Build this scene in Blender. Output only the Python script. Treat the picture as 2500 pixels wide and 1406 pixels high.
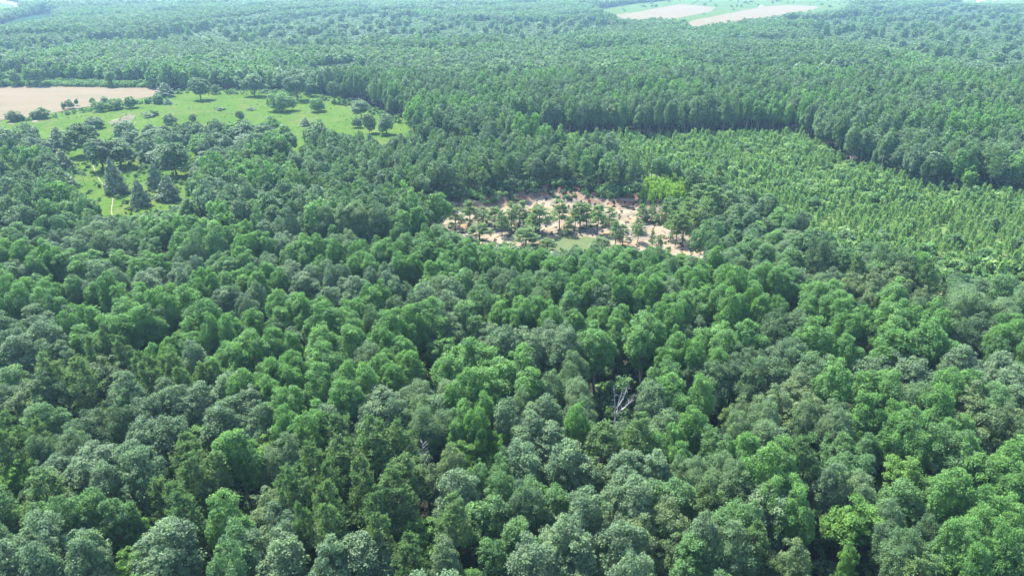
import bpy, math, random
import numpy as np
from mathutils import Vector, geometry as mgeo

for o in list(bpy.data.objects):
    bpy.data.objects.remove(o, do_unlink=True)
SC = bpy.context.scene
COL = SC.collection
RNG = np.random.default_rng(11)
random.seed(11)

# ------------------------------------------------------------------ camera
CAM_H, FPX, PITCH = 100.0, 1785.0, math.radians(23.7)
cam_d = bpy.data.cameras.new('camera')
cam = bpy.data.objects.new('camera', cam_d)
COL.objects.link(cam)
cam.location = (0, 0, CAM_H)
cam.rotation_euler = (math.pi / 2 - PITCH, 0, 0)
cam_d.sensor_width = 36
cam_d.lens = 36 * FPX / 2500
cam_d.clip_start = 1
cam_d.clip_end = 30000
SC.camera = cam

# ------------------------------------------------------------------ light
SUN_EL = math.radians(57)
SUN_AZ = math.atan2(-0.66, 0.75)            # clockwise from +y (away from the camera)
world = bpy.data.worlds.new('World')
SC.world = world
world.use_nodes = True
wn = world.node_tree
sky = wn.nodes.new('ShaderNodeTexSky')
sky.sky_type = 'NISHITA'
sky.sun_disc = False
sky.sun_elevation = SUN_EL
sky.sun_rotation = SUN_AZ
sky.air_density = 1.0
sky.dust_density = 1.0
sky.ozone_density = 1.5
wn.links.new(sky.outputs[0], wn.nodes['Background'].inputs[0])
wn.nodes['Background'].inputs[1].default_value = 0.15
sd = bpy.data.lights.new('sun', 'SUN')
sd.energy = 4.0
sd.angle = math.radians(0.53)
sd.color = (1.0, 0.965, 0.91)
sun = bpy.data.objects.new('sun', sd)
COL.objects.link(sun)
S = Vector((math.sin(SUN_AZ) * math.cos(SUN_EL), math.cos(SUN_AZ) * math.cos(SUN_EL), math.sin(SUN_EL)))
sun.rotation_euler = S.to_track_quat('Z', 'Y').to_euler()
sun.location = (-400, 500, 900)
SC.view_settings.view_transform = 'Standard'
SC.view_settings.look = 'None'
SC.view_settings.exposure = 2.14
SC.view_settings.gamma = 1
SC.view_settings.use_curve_mapping = False
cy = SC.cycles
cy.max_bounces = 6
cy.diffuse_bounces = 4
cy.glossy_bounces = 1
cy.transmission_bounces = 4
cy.volume_bounces = 0
cy.transparent_max_bounces = 2
cy.caustics_reflective = cy.caustics_refractive = False
cy.sample_clamp_indirect = 4
cy.use_denoising = True
try:
    cy.denoiser = 'OPENIMAGEDENOISE'
    cy.denoising_input_passes = 'RGB_ALBEDO_NORMAL'
    cy.denoising_prefilter = 'ACCURATE'
except Exception:
    pass
cy.use_adaptive_sampling = False
HAZE_DENSITY = 0.0001

# ------------------------------------------------------------------ where things stand
CP, SP = math.cos(PITCH), math.sin(PITCH)


def ground_xy(u, v, z=0.0):
    """point of the level z that the photograph shows at u, v (photo pixels)"""
    a, b = (u - 1250) / FPX, -(v - 703) / FPX
    dy, dz = CP + b * SP, -SP + b * CP
    t = (z - CAM_H) / dz
    return a * t, dy * t


def seen_at(x, y, z):
    """photo pixel of a world point (numpy friendly); used only for checking sight lines and for labels"""
    d = y * CP - (z - CAM_H) * SP
    up = y * SP + (z - CAM_H) * CP
    return 1250 + FPX * x / d, 703 - FPX * up / d, d


def poly(pts, z=0.0):
    return np.array([ground_xy(u, v, z) for u, v in pts])


def inside(P, x, y):
    x = np.asarray(x, float); y = np.asarray(y, float)
    r = np.zeros(x.shape, bool)
    n = len(P)
    for i in range(n):
        x0, y0 = P[i]; x1, y1 = P[(i + 1) % n]
        if y0 == y1:
            continue
        c = ((y0 > y) != (y1 > y)) & (x < (x1 - x0) * (y - y0) / (y1 - y0) + x0)
        r ^= c
    return r


def edge_dist(P, x, y):
    x = np.asarray(x, float); y = np.asarray(y, float)
    best = np.full(x.shape, 1e12)
    n = len(P)
    for i in range(n):
        x0, y0 = P[i]; x1, y1 = P[(i + 1) % n]
        dx, dy = x1 - x0, y1 - y0
        t = np.clip(((x - x0) * dx + (y - y0) * dy) / (dx * dx + dy * dy + 1e-9), 0, 1)
        best = np.minimum(best, (x - x0 - t * dx) ** 2 + (y - y0 - t * dy) ** 2)
    return np.sqrt(best)


def wob(x, y, s, k=0):
    """smooth noise, about -1..1, feature size s"""
    x = np.asarray(x, float) / s; y = np.asarray(y, float) / s
    return (np.sin(1.3 * x + 2.1 * y + 1.7 * k) + np.sin(2.9 * x - 1.7 * y + 3.1 * k + .5)
            + np.sin(-1.9 * x + 3.3 * y + 0.7 * k + 2.) + np.sin(4.7 * x + 1.1 * y + 2.3 * k)) / 3.0


FIELD = poly([(-400, 212), (0, 212), (200, 214), (402, 216), (407, 231), (330, 243), (250, 256), (170, 266), (100, 280), (0, 294), (-400, 350)])
PASTURE = poly([(-400, 350), (0, 294), (100, 280), (250, 256), (330, 243), (407, 231), (440, 218), (640, 218), (760, 228), (860, 246),
                (960, 282), (1005, 300), (1012, 330), (935, 372), (740, 392), (690, 400), (640, 410), (560, 450), (470, 510), (420, 525),
                (300, 550), (260, 545), (200, 500), (140, 455), (80, 440), (0, 430), (-400, 440)])
PIT_Z = -3.6
PIT = poly([(925, 545), (1010, 540), (1050, 520), (1105, 508), (1180, 505), (1235, 490), (1290, 486), (1340, 474), (1400, 478), (1440, 492),
            (1500, 500), (1560, 498), (1600, 512), (1650, 540), (1690, 560), (1745, 590), (1752, 640), (1690, 668), (1600, 655), (1480, 640),
            (1340, 640), (1230, 632), (1140, 610), (1060, 585), (980, 570)], PIT_Z)
POND = poly([(1288, 612), (1300, 600), (1338, 592), (1352, 580), (1400, 577), (1452, 579), (1468, 592), (1490, 606), (1486, 622), (1400, 630), (1310, 628)], PIT_Z)
PLANT = poly([(1180, 336), (1430, 337), (1660, 336), (1850, 322), (1960, 337), (2050, 394), (2150, 418), (2250, 458), (2400, 474), (2600, 492),
              (2900, 520), (2900, 820), (2500, 745), (2300, 702), (2150, 668), (2000, 615), (1900, 562), (1840, 522), (1770, 480), (1650, 450),
              (1560, 430), (1400, 395), (1240, 360)])
LIME = poly([(1552, 470), (1590, 456), (1640, 454), (1690, 468), (1700, 488), (1668, 502), (1610, 500), (1565, 492)])
HOLE = poly([(1450, 930), (1600, 925), (1612, 1085), (1455, 1092)])
FAR_GREEN = poly([(1440, 27), (1540, 11), (1640, 1), (1680, -6), (1900, -8), (2075, 2), (2085, 22), (2010, 40), (1930, 54), (1740, 86), (1670, 76), (1560, 60), (1480, 45)])
FAR_TAN_A = poly([(1500, 38), (1560, 30), (1640, 14), (1662, 11), (1748, 19), (1738, 29), (1660, 44), (1600, 58), (1540, 56)])
FAR_TAN_B = poly([(1668, 70), (1690, 52), (1780, 34), (1868, 17), (1920, 13), (2006, 17), (1986, 25), (1900, 42), (1800, 66), (1735, 82), (1690, 80)])
FAR_CROP = poly([(1935, 42), (1990, 26), (2030, 13), (2068, 11), (2078, 22), (2010, 38), (1950, 48)])
NW_TAN = poly([(-300, -14), (10, 0), (40, 6), (57, 13), (45, 22), (0, 36), (-300, 70)])
NW_GREEN = poly([(-300, -4), (0, 8), (32, 13), (35, 19), (0, 26), (-300, 56)])
NW_DARK = poly([(-300, 105), (0, 60), (40, 46), (112, 34), (158, 38), (120, 52), (40, 70), (0, 80), (-300, 130)])
GLADE = poly([(862, 31), (900, 29), (932, 36), (926, 42), (880, 39)])
NE_GREEN = poly([(2285, -10), (2340, 6), (2440, 14), (2475, 26), (2520, 30), (2800, 40), (2800, -20), (2400, -22)])
SAND_SPOT = poly([(2262, 716), (2288, 712), (2308, 716), (2306, 736), (2284, 742), (2266, 732)])
TRACK_RIGHT = [(1752, 500), (1775, 508), (1795, 520), (1815, 530), (1842, 545)]
BRUSH = poly([(-400, 212), (0, 211), (200, 213), (400, 214), (395, 205), (200, 201), (0, 198), (-400, 198)])

OPEN = [FIELD, PASTURE, PIT, PLANT, LIME, HOLE, FAR_GREEN, NW_TAN, NW_DARK, GLADE, NE_GREEN, SAND_SPOT, BRUSH]
# what must stay in sight: no crown that stands in front may stick up into these stretches of the photo
SIGHT = [np.array(p, float) for p in (
    [(-50, 303), (100, 289), (420, 244), (640, 236), (860, 266), (1000, 302), (1010, 318), (900, 320), (800, 300), (640, 292), (500, 288), (330, 303), (200, 316), (-50, 322)],
    [(652, 300), (735, 300), (735, 360), (728, 372), (718, 350), (690, 320)],
    [(920, 350), (960, 335), (990, 320), (920, 330)],
    [(160, 440), (215, 415), (265, 440), (330, 470), (440, 430), (470, 470), (420, 512), (300, 535), (268, 532), (230, 500)],
    [(-50, 214), (400, 216), (400, 236), (250, 256), (100, 276), (-50, 292)],
    [(1050, 535), (1200, 510), (1480, 505), (1560, 520), (1720, 600), (1715, 625), (1600, 600), (1480, 592), (1290, 598), (1180, 585), (1080, 552)],
    [(1560, 345), (1850, 330), (1960, 345), (2050, 400), (2250, 465), (2550, 490), (2550, 640), (2350, 610), (2150, 570), (2000, 530), (1880, 470), (1700, 410)],
    [(1560, 455), (1690, 460), (1690, 495), (1560, 490)],
    [(1462, 910), (1580, 890), (1585, 985), (1560, 1010), (1545, 1020), (1495, 1030), (1470, 1015)],
    [(1500, 40), (1640, 14), (1740, 20), (1735, 26), (1650, 36), (1560, 46), (1520, 46)],
    [(1678, 62), (1870, 18), (2000, 18), (1980, 24), (1870, 38), (1800, 44), (1700, 64)],
    [(1945, 33), (2060, 14), (2070, 18), (2000, 30)],
    [(1460, 24), (1560, 12), (1640, 6), (1640, 10), (1500, 30)],
    [(1680, 4), (1900, 0), (1900, 12), (1760, 24), (1740, 20)],
    [(-50, 6), (50, 12), (50, 16), (-50, 26)],
    [(-50, 62), (110, 37), (140, 40), (40, 56), (-50, 68)],
    [(868, 31), (905, 31), (930, 38), (870, 34)],
    [(2310, 0), (2500, 0), (2500, 8), (2440, 9), (2330, 6)],
    [(2275, 712), (2306, 712), (2306, 730), (2275, 730)],
    [(2068, 380), (2094, 380), (2094, 402), (2068, 402)],
)]


def terrain(x, y):
    x = np.asarray(x, float); y = np.asarray(y, float)
    d = np.sqrt(x * x + y * y)
    f = np.clip(1 - (d - 500) / 500, 0, 1)
    z = 1.2 * wob(x, y, 110, 3) * f * np.clip((d - 120) / 200, 0, 1)
    nearpit = (x > -120) & (x < 160) & (y > 200) & (y < 420)
    if nearpit.any():
        xs, ys = x[nearpit], y[nearpit]
        ins = inside(PIT, xs, ys)
        dd = edge_dist(PIT, xs, ys)
        t = np.where(ins, dd, 0)
        back = np.clip((ys - 285) / 30, 0, 1)
        width = 14 - 6.5 * back
        k = np.clip(t / width, 0, 1)
        k = k * k * (3 - 2 * k)
        rise = np.where(ins, 0, 1.3 * back * np.exp(-dd / 9.0))
        fl = ins * np.clip(t / 8, 0, 1)
        zz = PIT_Z * k + rise + fl * (0.35 * wob(xs, ys, 7, 1) + 0.22 * wob(xs, ys, 2.8, 5))
        pin = inside(POND, xs, ys)
        zz = np.where(pin, PIT_Z - 0.55 * np.clip(edge_dist(POND, xs, ys) / 2.5, 0, 1), zz)
        zn = z[nearpit] * np.clip((dd - 0) / 40, 0, 1) * ~ins
        z[nearpit] = zn + zz
    return z


def tz(x, y):
    return float(terrain(np.array([x]), np.array([y]))[0])


# ------------------------------------------------------------------ helpers
def tag(o, label=None, cat=None, group=None, kind=None):
    if label: o['label'] = label
    if cat: o['category'] = cat
    if group: o['group'] = group
    if kind: o['kind'] = kind
    return o


def mesh_from(name, V, F, mats=(), matidx=None, var=None, smooth=False):
    """V (n,3); F (m,k) all faces alike, or a list of arrays of different widths"""
    me = bpy.data.meshes.new(name)
    Fs = F if isinstance(F, list) else [F]
    Fs = [np.asarray(f, np.int32) for f in Fs if len(f)]
    V = np.asarray(V, np.float32)
    nl = sum(f.size for f in Fs); nf = sum(len(f) for f in Fs)
    me.vertices.add(len(V)); me.vertices.foreach_set('co', V.ravel())
    me.loops.add(nl); me.polygons.add(nf)
    me.loops.foreach_set('vertex_index', np.concatenate([f.ravel() for f in Fs]))
    tot = np.concatenate([np.full(len(f), f.shape[1], np.int32) for f in Fs])
    me.polygons.foreach_set('loop_start', np.concatenate([[0], np.cumsum(tot)[:-1]]).astype(np.int32))
    for m in mats: me.materials.append(m)
    if matidx is not None: me.polygons.foreach_set('material_index', np.asarray(matidx, np.int32))
    if var is not None:
        a = me.attributes.new('leafvar', 'FLOAT', 'POINT'); a.data.foreach_set('value', np.asarray(var, np.float32))
    me.update(calc_edges=True)
    me.polygons.foreach_set('use_smooth', np.full(nf, bool(smooth)))
    return me


def obj(name, me, parent=None):
    o = bpy.data.objects.new(name, me)
    COL.objects.link(o)
    if parent: o.parent = parent
    return o


def empty(name, loc=(0, 0, 0), rz=0.0, scale=(1, 1, 1)):
    o = bpy.data.objects.new(name, None)
    COL.objects.link(o)
    o.empty_display_size = 0.5
    o.location = loc; o.rotation_euler = (0, 0, rz); o.scale = scale
    return o


def tube(path, radii, n=6):
    """rings of n vertices along a path; returns V, quads"""
    path = np.asarray(path, float); m = len(path)
    V = []
    for i in range(m):
        t = path[min(i + 1, m - 1)] - path[max(i - 1, 0)]
        t = t / (np.linalg.norm(t) + 1e-9)
        a = np.cross(t, (0.31, 0.95, 0.1)); a /= np.linalg.norm(a) + 1e-9
        b = np.cross(t, a)
        for k in range(n):
            q = 2 * math.pi * k / n
            V.append(path[i] + radii[i] * (a * math.cos(q) + b * math.sin(q)))
    F = []
    for i in range(m - 1):
        for k in range(n):
            F.append((i * n + k, i * n + (k + 1) % n, (i + 1) * n + (k + 1) % n, (i + 1) * n + k))
    return np.array(V), np.array(F, np.int32)


def join(parts):
    Vs, Fs, off = [], [], 0
    for V, F in parts:
        Vs.append(V); Fs.append(F + off); off += len(V)
    return np.vstack(Vs), np.vstack(Fs)


# ------------------------------------------------------------------ materials
def node_mat(name):
    m = bpy.data.materials.new(name)
    m.use_nodes = True
    nt = m.node_tree
    return m, nt, nt.nodes['Principled BSDF'], nt.nodes['Material Output']


def leaf_mat(name, c0, c1, rough=0.5, spec=0.4, trans=0.3, tcol=None):
    m, nt, bs, out = node_mat(name)
    L = nt.links.new
    oi = nt.nodes.new('ShaderNodeObjectInfo')
    mix = nt.nodes.new('ShaderNodeMix'); mix.data_type = 'RGBA'
    mix.inputs['A'].default_value = (*c0, 1); mix.inputs['B'].default_value = (*c1, 1)
    L(oi.outputs['Random'], mix.inputs['Factor'])
    at = nt.nodes.new('ShaderNodeAttribute'); at.attribute_name = 'leafvar'
    mr = nt.nodes.new('ShaderNodeMapRange')
    mr.inputs['To Min'].default_value = 0.62; mr.inputs['To Max'].default_value = 1.42
    L(at.outputs['Fac'], mr.inputs['Value'])
    hu = nt.nodes.new('ShaderNodeMix'); hu.data_type = 'RGBA'; hu.blend_type = 'MULTIPLY'
    hu.inputs['B'].default_value = (1.16, 1.05, 0.80, 1)
    L(at.outputs['Fac'], hu.inputs['Factor']); L(mix.outputs['Result'], hu.inputs['A'])
    mu = nt.nodes.new('ShaderNodeVectorMath'); mu.operation = 'SCALE'
    L(hu.outputs['Result'], mu.inputs[0]); L(mr.outputs[0], mu.inputs['Scale'])
    L(mu.outputs[0], bs.inputs['Base Color'])
    bs.inputs['Roughness'].default_value = rough
    bs.inputs['Specular IOR Level'].default_value = spec
    tr = nt.nodes.new('ShaderNodeBsdfTranslucent')
    tm = nt.nodes.new('ShaderNodeMix'); tm.data_type = 'RGBA'; tm.blend_type = 'MULTIPLY'
    tm.inputs['Factor'].default_value = 1
    tm.inputs['B'].default_value = (*(tcol or (1.25, 1.5, 0.7)), 1)
    L(mu.outputs[0], tm.inputs['A']); L(tm.outputs['Result'], tr.inputs['Color'])
    ms = nt.nodes.new('ShaderNodeMixShader'); ms.inputs[0].default_value = trans
    L(bs.outputs[0], ms.inputs[1]); L(tr.outputs[0], ms.inputs[2]); L(ms.outputs[0], out.inputs['Surface'])
    return m


def plain_mat(name, col, rough=0.8, noise=0.25, scale=3.0):
    m, nt, bs, out = node_mat(name)
    tc = nt.nodes.new('ShaderNodeTexCoord')
    nz = nt.nodes.new('ShaderNodeTexNoise'); nz.inputs['Scale'].default_value = scale; nz.inputs['Detail'].default_value = 4
    nt.links.new(tc.outputs['Object'], nz.inputs['Vector'])
    rp = nt.nodes.new('ShaderNodeValToRGB')
    rp.color_ramp.elements[0].position = .3; rp.color_ramp.elements[1].position = .7
    rp.color_ramp.elements[0].color = (*[c * (1 - noise) for c in col], 1)
    rp.color_ramp.elements[1].color = (*[min(1, c * (1 + noise)) for c in col], 1)
    nt.links.new(nz.outputs['Fac'], rp.inputs[0]); nt.links.new(rp.outputs[0], bs.inputs['Base Color'])
    bs.inputs['Roughness'].default_value = rough
    bs.inputs['Specular IOR Level'].default_value = 0.2
    return m


def soil_mat(name, stops, scales, bump=0.3, rough=0.95, stretch=None):
    """several noises layered between colours: stops = [(c_low, c_high)...] one pair per scale, mixed in turn"""
    m, nt, bs, out = node_mat(name)
    L = nt.links.new
    ge = nt.nodes.new('ShaderNodeNewGeometry')
    vec = ge.outputs['Position']
    if stretch:
        mp = nt.nodes.new('ShaderNodeMapping'); mp.inputs['Scale'].default_value = stretch[0]
        mp.inputs['Rotation'].default_value = (0, 0, stretch[1])
        L(vec, mp.inputs['Vector']); vec = mp.outputs[0]
    prev = None
    for (c, lo, hi), sc in zip(stops, scales):
        nz = nt.nodes.new('ShaderNodeTexNoise'); nz.inputs['Scale'].default_value = sc; nz.inputs['Detail'].default_value = 6
        nz.inputs['Roughness'].default_value = .62
        L(vec, nz.inputs['Vector'])
        mr = nt.nodes.new('ShaderNodeMapRange'); mr.inputs['From Min'].default_value = lo; mr.inputs['From Max'].default_value = hi
        L(nz.outputs['Fac'], mr.inputs['Value'])
        mx = nt.nodes.new('ShaderNodeMix'); mx.data_type = 'RGBA'
        if prev is None:
            mx.inputs['A'].default_value = (*c[0], 1)
        else:
            L(prev, mx.inputs['A'])
        mx.inputs['B'].default_value = (*c[1], 1)
        L(mr.outputs[0], mx.inputs['Factor']); prev = mx.outputs['Result']
        last = nz
    L(prev, bs.inputs['Base Color'])
    if bump:
        bp = nt.nodes.new('ShaderNodeBump'); bp.inputs['Strength'].default_value = bump; bp.inputs['Distance'].default_value = 0.3
        L(last.outputs['Fac'], bp.inputs['Height']); L(bp.outputs[0], bs.inputs['Normal'])
    bs.inputs['Roughness'].default_value = rough
    bs.inputs['Specular IOR Level'].default_value = 0.0
    return m, nt, prev, bs


MAT_BARK = plain_mat('bark', (0.10, 0.085, 0.07), 0.9, .4, 2.0)
MAT_PALEBARK = plain_mat('pale_bark', (0.20, 0.18, 0.155), 0.9, .35, 2.0)
MAT_DEAD = plain_mat('dead_wood', (0.30, 0.285, 0.28), 0.85, .3, 2.0)
LEAF = {
    'S': leaf_mat('leaves_silver', (0.086, 0.150, 0.080), (0.106, 0.172, 0.096), .62, .2, .32, (1.1, 1.35, .9)),
    'G': leaf_mat('leaves_bright', (0.080, 0.178, 0.056), (0.100, 0.204, 0.066), .6, .2, .42),
    'M': leaf_mat('leaves_mid', (0.074, 0.154, 0.062), (0.092, 0.178, 0.072), .6, .2, .38),
    'D': leaf_mat('leaves_dark', (0.060, 0.114, 0.058), (0.076, 0.136, 0.066), .6, .2, .36),
    'P': leaf_mat('needles', (0.088, 0.160, 0.072), (0.112, 0.182, 0.080), .65, .2, .38),
    'Y': leaf_mat('leaves_yellow_green', (0.088, 0.194, 0.046), (0.110, 0.210, 0.056), .6, .2, .42),
    'F': leaf_mat('leaves_feathery', (0.080, 0.146, 0.072), (0.100, 0.166, 0.082), .6, .2, .34),
    'R': leaf_mat('leaves_olive', (0.090, 0.148, 0.066), (0.108, 0.162, 0.076), .6, .2, .34),
    'C': leaf_mat('leaves_grey_green', (0.082, 0.130, 0.084), (0.098, 0.146, 0.096), .6, .24, .3),
    'J': leaf_mat('young_needles', (0.128, 0.222, 0.088), (0.158, 0.252, 0.102), .6, .2, .42),
    'K': leaf_mat('young_pine_needles', (0.116, 0.190, 0.084), (0.140, 0.210, 0.094), .65, .2, .42),
}

# ------------------------------------------------------------------ tree shapes (built once, shared)
UNIT_H, UNIT_R = 20.0, 5.0


def leaf_quads(P, N, size, rng, aspect=1.0):
    n = len(P)
    r = rng.normal(size=(n, 3))
    a = np.cross(N, r); a /= np.linalg.norm(a, axis=1)[:, None] + 1e-9
    b = np.cross(N, a)
    s = size * rng.uniform(0.6, 1.35, n)[:, None]
    w = s * aspect
    k = rng.uniform(-.25, .25, (n, 1)) * s
    bend = N * (rng.uniform(-.12, .28, (n, 1)) * s)
    V = np.stack([P - a * s, P - b * w * .62 + a * k - bend, P + a * s, P + b * w * .62 + a * k - bend], 1)
    var = np.repeat(rng.uniform(0, 1, n), 4)
    F = np.arange(4 * n, dtype=np.int32).reshape(n, 4)
    return V.reshape(-1, 3), F, var


def broad_lobes(style, rng):
    """centres and radii of leaf masses in a crown of radius UNIT_R in a tree of height UNIT_H"""
    L = []
    if style == 'round':       # oak: a wide dome of many knobs
        cz, rz, n = 13.4, 5.8, 96
    elif style == 'tall':      # poplar: an upright egg with pointed knobs
        cz, rz, n = 13.2, 6.0, 96
    elif style == 'wild':      # open, uneven crown
        cz, rz, n = 12.8, 6.2, 56
    else:                      # feathery: smooth dome
        cz, rz, n = 13.0, 6.0, 80
    c = np.array((0, 0, cz - 1.5))
    big = {'round': (.45, 1.3), 'tall': (.45, 1.25), 'wild': (.5, 1.3), 'soft': (.7, 1.3)}[style]
    lead = {'round': (4, 7), 'tall': (3, 6), 'wild': (4, 7), 'soft': (3, 5)}[style]
    m = int(rng.integers(*lead))
    a0 = rng.uniform(0, 6.28)
    for j in range(m):
        q0 = a0 + j * 6.283 / max(1, m - 1) + rng.uniform(-.5, .5)
        dist = 0 if j == 0 else UNIT_R * rng.uniform(.38, .66)
        rl = UNIT_R * (rng.uniform(.46, .62) if j == 0 else rng.uniform(.34, .56))
        top = 19.8 if j == 0 else 19.6 - rng.uniform(.3, 6.5) * (1 if style != 'soft' else .6)
        bot = rng.uniform(6.0, 8.5)
        cc = np.array((dist * math.cos(q0) + rng.normal() * .3, dist * math.sin(q0) + rng.normal() * .3, (top + bot) / 2))
        rz_ = (top - bot) / 2
        nj = int(n / m * 1.25)
        for i in range(nj):
            g = (i + .5) / nj
            z = 1 - 1.8 * g
            q = i * 2.39996 + rng.uniform(-.5, .5)
            rr = math.sqrt(max(0, 1 - z * z)) ** .9
            f = rng.uniform(.6, 1.0)
            L.append((cc + np.array((rr * math.cos(q) * rl * f, rr * math.sin(q) * rl * f, z * rz_ * rng.uniform(.7, .95))), rng.uniform(*big)))
    for i in range(6):
        p = c + rng.normal(size=3) * np.array((1.3, 1.3, 2.0))
        L.append((p, 1.9))
    return c, L


def broad_crown(style, nleaf, size, seed):
    rng = np.random.default_rng(seed)
    c, L = broad_lobes(style, rng)
    C = np.array([l[0] for l in L]); R = np.array([l[1] for l in L])
    w = R ** 2; w = w / w.sum()
    want = int(nleaf * 2.4)
    k = rng.choice(len(L), want, p=w)
    d = rng.normal(size=(want, 3)); d /= np.linalg.norm(d, axis=1)[:, None]
    ow = C[k] - c; ow /= np.linalg.norm(ow, axis=1)[:, None] + 1e-6
    d = d + ow * .5 + np.array((0, 0, .4)); d /= np.linalg.norm(d, axis=1)[:, None]
    rad = R[k] * np.where(rng.uniform(0, 1, want) < .25, rng.uniform(1.0, 1.42, want), rng.uniform(.6, 1.12, want))
    if style == 'soft':
        rad *= rng.uniform(.9, 1.12, want)
    P = C[k] + d * rad[:, None] * np.array((1, 1, .86))
    deep = np.zeros(want, bool)
    for j in range(len(L)):
        q = (P - C[j]) / (R[j] * .74)
        deep |= ((q * q).sum(1) < 1) & (k != j)
    P, d = P[~deep][:nleaf], d[~deep][:nleaf]
    N = d * .55 + rng.normal(size=P.shape) * .52 + np.array((-.14, .16, .60))
    N /= np.linalg.norm(N, axis=1)[:, None]
    V, F, var = leaf_quads(P, N, size, rng)
    lv = rng.uniform(0, 1, len(L))[k[~deep][:nleaf]]
    return V, F, np.clip(.55 * np.repeat(lv, 4) + .45 * var, 0, 1)


def pine_crown(ntuft, seed, size=.55, z0=.42, per=5):
    """tufts of needles at the ends of branches in a ragged cone"""
    rng = np.random.default_rng(seed)
    P = []
    nb = 46
    for i in range(nb):
        g = (i + rng.uniform(0, 1)) / nb
        z = UNIT_H * (z0 + (0.985 - z0) * g)
        t = (1 - g)
        ln = UNIT_R * (.28 + .80 * t ** .8) * rng.uniform(.6, 1.12) * (1 if t < .85 else .75)
        q = rng.uniform(0, 6.28)
        up = rng.uniform(-.05, .35)
        k = max(3, int(ntuft / nb * (.5 + ln / UNIT_R)))
        s = rng.uniform(.25, 1, k) ** .6
        base = np.array((0, 0, z)); di = np.array((math.cos(q), math.sin(q), up))
        side = np.array((-math.sin(q), math.cos(q), 0))
        pp = base + di * (ln * s)[:, None] + side * (rng.normal(size=k) * .34 * ln * s)[:, None] + np.array((0, 0, 1)) * (rng.normal(size=k) * .28)[:, None]
        P.append(pp)
    P = np.vstack(P)
    n = len(P)
    ctr = np.repeat(P, per, 0)
    d = rng.normal(size=(n * per, 3)); d[:, 2] = np.abs(d[:, 2]) * .45 + .05
    d /= np.linalg.norm(d, axis=1)[:, None]
    r = rng.normal(size=d.shape); a = np.cross(d, r); a /= np.linalg.norm(a, axis=1)[:, None]
    ln = size * rng.uniform(.6, 1.25, (n * per, 1))
    w = a * (size * .21)
    V = np.stack([ctr - w * .5, ctr + w * .5, ctr + d * ln * .62 + w, ctr + d * ln * .62 - w], 1).reshape(-1, 3)
    var = np.repeat(np.clip(np.repeat(rng.uniform(0, 1, n), per) * .7 + rng.uniform(0, .3, n * per), 0, 1), 4)
    return V, np.arange(len(V), dtype=np.int32).reshape(-1, 4), var


def cone_crown(nleaf, size, seed, taper=1.0):
    """a dense spire with ragged edges, leafy to the ground"""
    rng = np.random.default_rng(seed)
    g = 1 - np.sqrt(rng.uniform(0, 1, nleaf))
    z = UNIT_H * (.07 + .93 * g)
    prof = (1 - g) ** .72 * (1 - .35 * np.exp(-g * 14))
    q = rng.uniform(0, 6.28, nleaf)
    knob = 1 + .18 * np.sin(5 * q + 11 * g * 6.28 / 4 + seed) + .14 * np.sin(3 * q - 23 * g)
    r = UNIT_R * prof * knob * rng.uniform(.72, 1.05, nleaf)
    P = np.stack([r * np.cos(q), r * np.sin(q), z], 1)
    N = np.stack([np.cos(q), np.sin(q), np.full(nleaf, .75)], 1) + rng.normal(size=(nleaf, 3)) * .5
    N /= np.linalg.norm(N, axis=1)[:, None]
    return leaf_quads(P, N, size, rng)


def trunk_mesh(name, mat, seed, z_fork=8.0, top=15.0, r0=.32, limbs=6, n=7, lean=.3):
    rng = np.random.default_rng(seed)
    zs = np.array([-.6, .5, 3, z_fork, (z_fork + top) / 2, top])
    bx = np.cumsum(rng.normal(size=len(zs)) * lean * .4); by = np.cumsum(rng.normal(size=len(zs)) * lean * .4)
    bx[:2] = 0; by[:2] = 0
    path = np.stack([bx, by, zs], 1)
    parts = [tube(path, [r0 * 1.5, r0 * 1.15, r0, r0 * .8, r0 * .5, r0 * .15], n)]
    for i in range(limbs):
        g = (i + .5) / limbs
        z = z_fork * .85 + (top - z_fork) * g * .8
        c = np.array([np.interp(z, zs, bx), np.interp(z, zs, by), z])
        q = i * 2.4 + rng.uniform(-.4, .4)
        ln = rng.uniform(2.4, 3.8) * (1 - .35 * g)
        d = np.array((math.cos(q), math.sin(q), rng.uniform(.5, 1.0)))
        e = c + d * ln
        mid = c + d * ln * .5 + np.array((0, 0, -.2))
        parts.append(tube([c, mid, e], [r0 * .45, r0 * .3, r0 * .06], 5))
    V, F = join(parts)
    return mesh_from(name, V, F, [mat], smooth=True)


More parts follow.
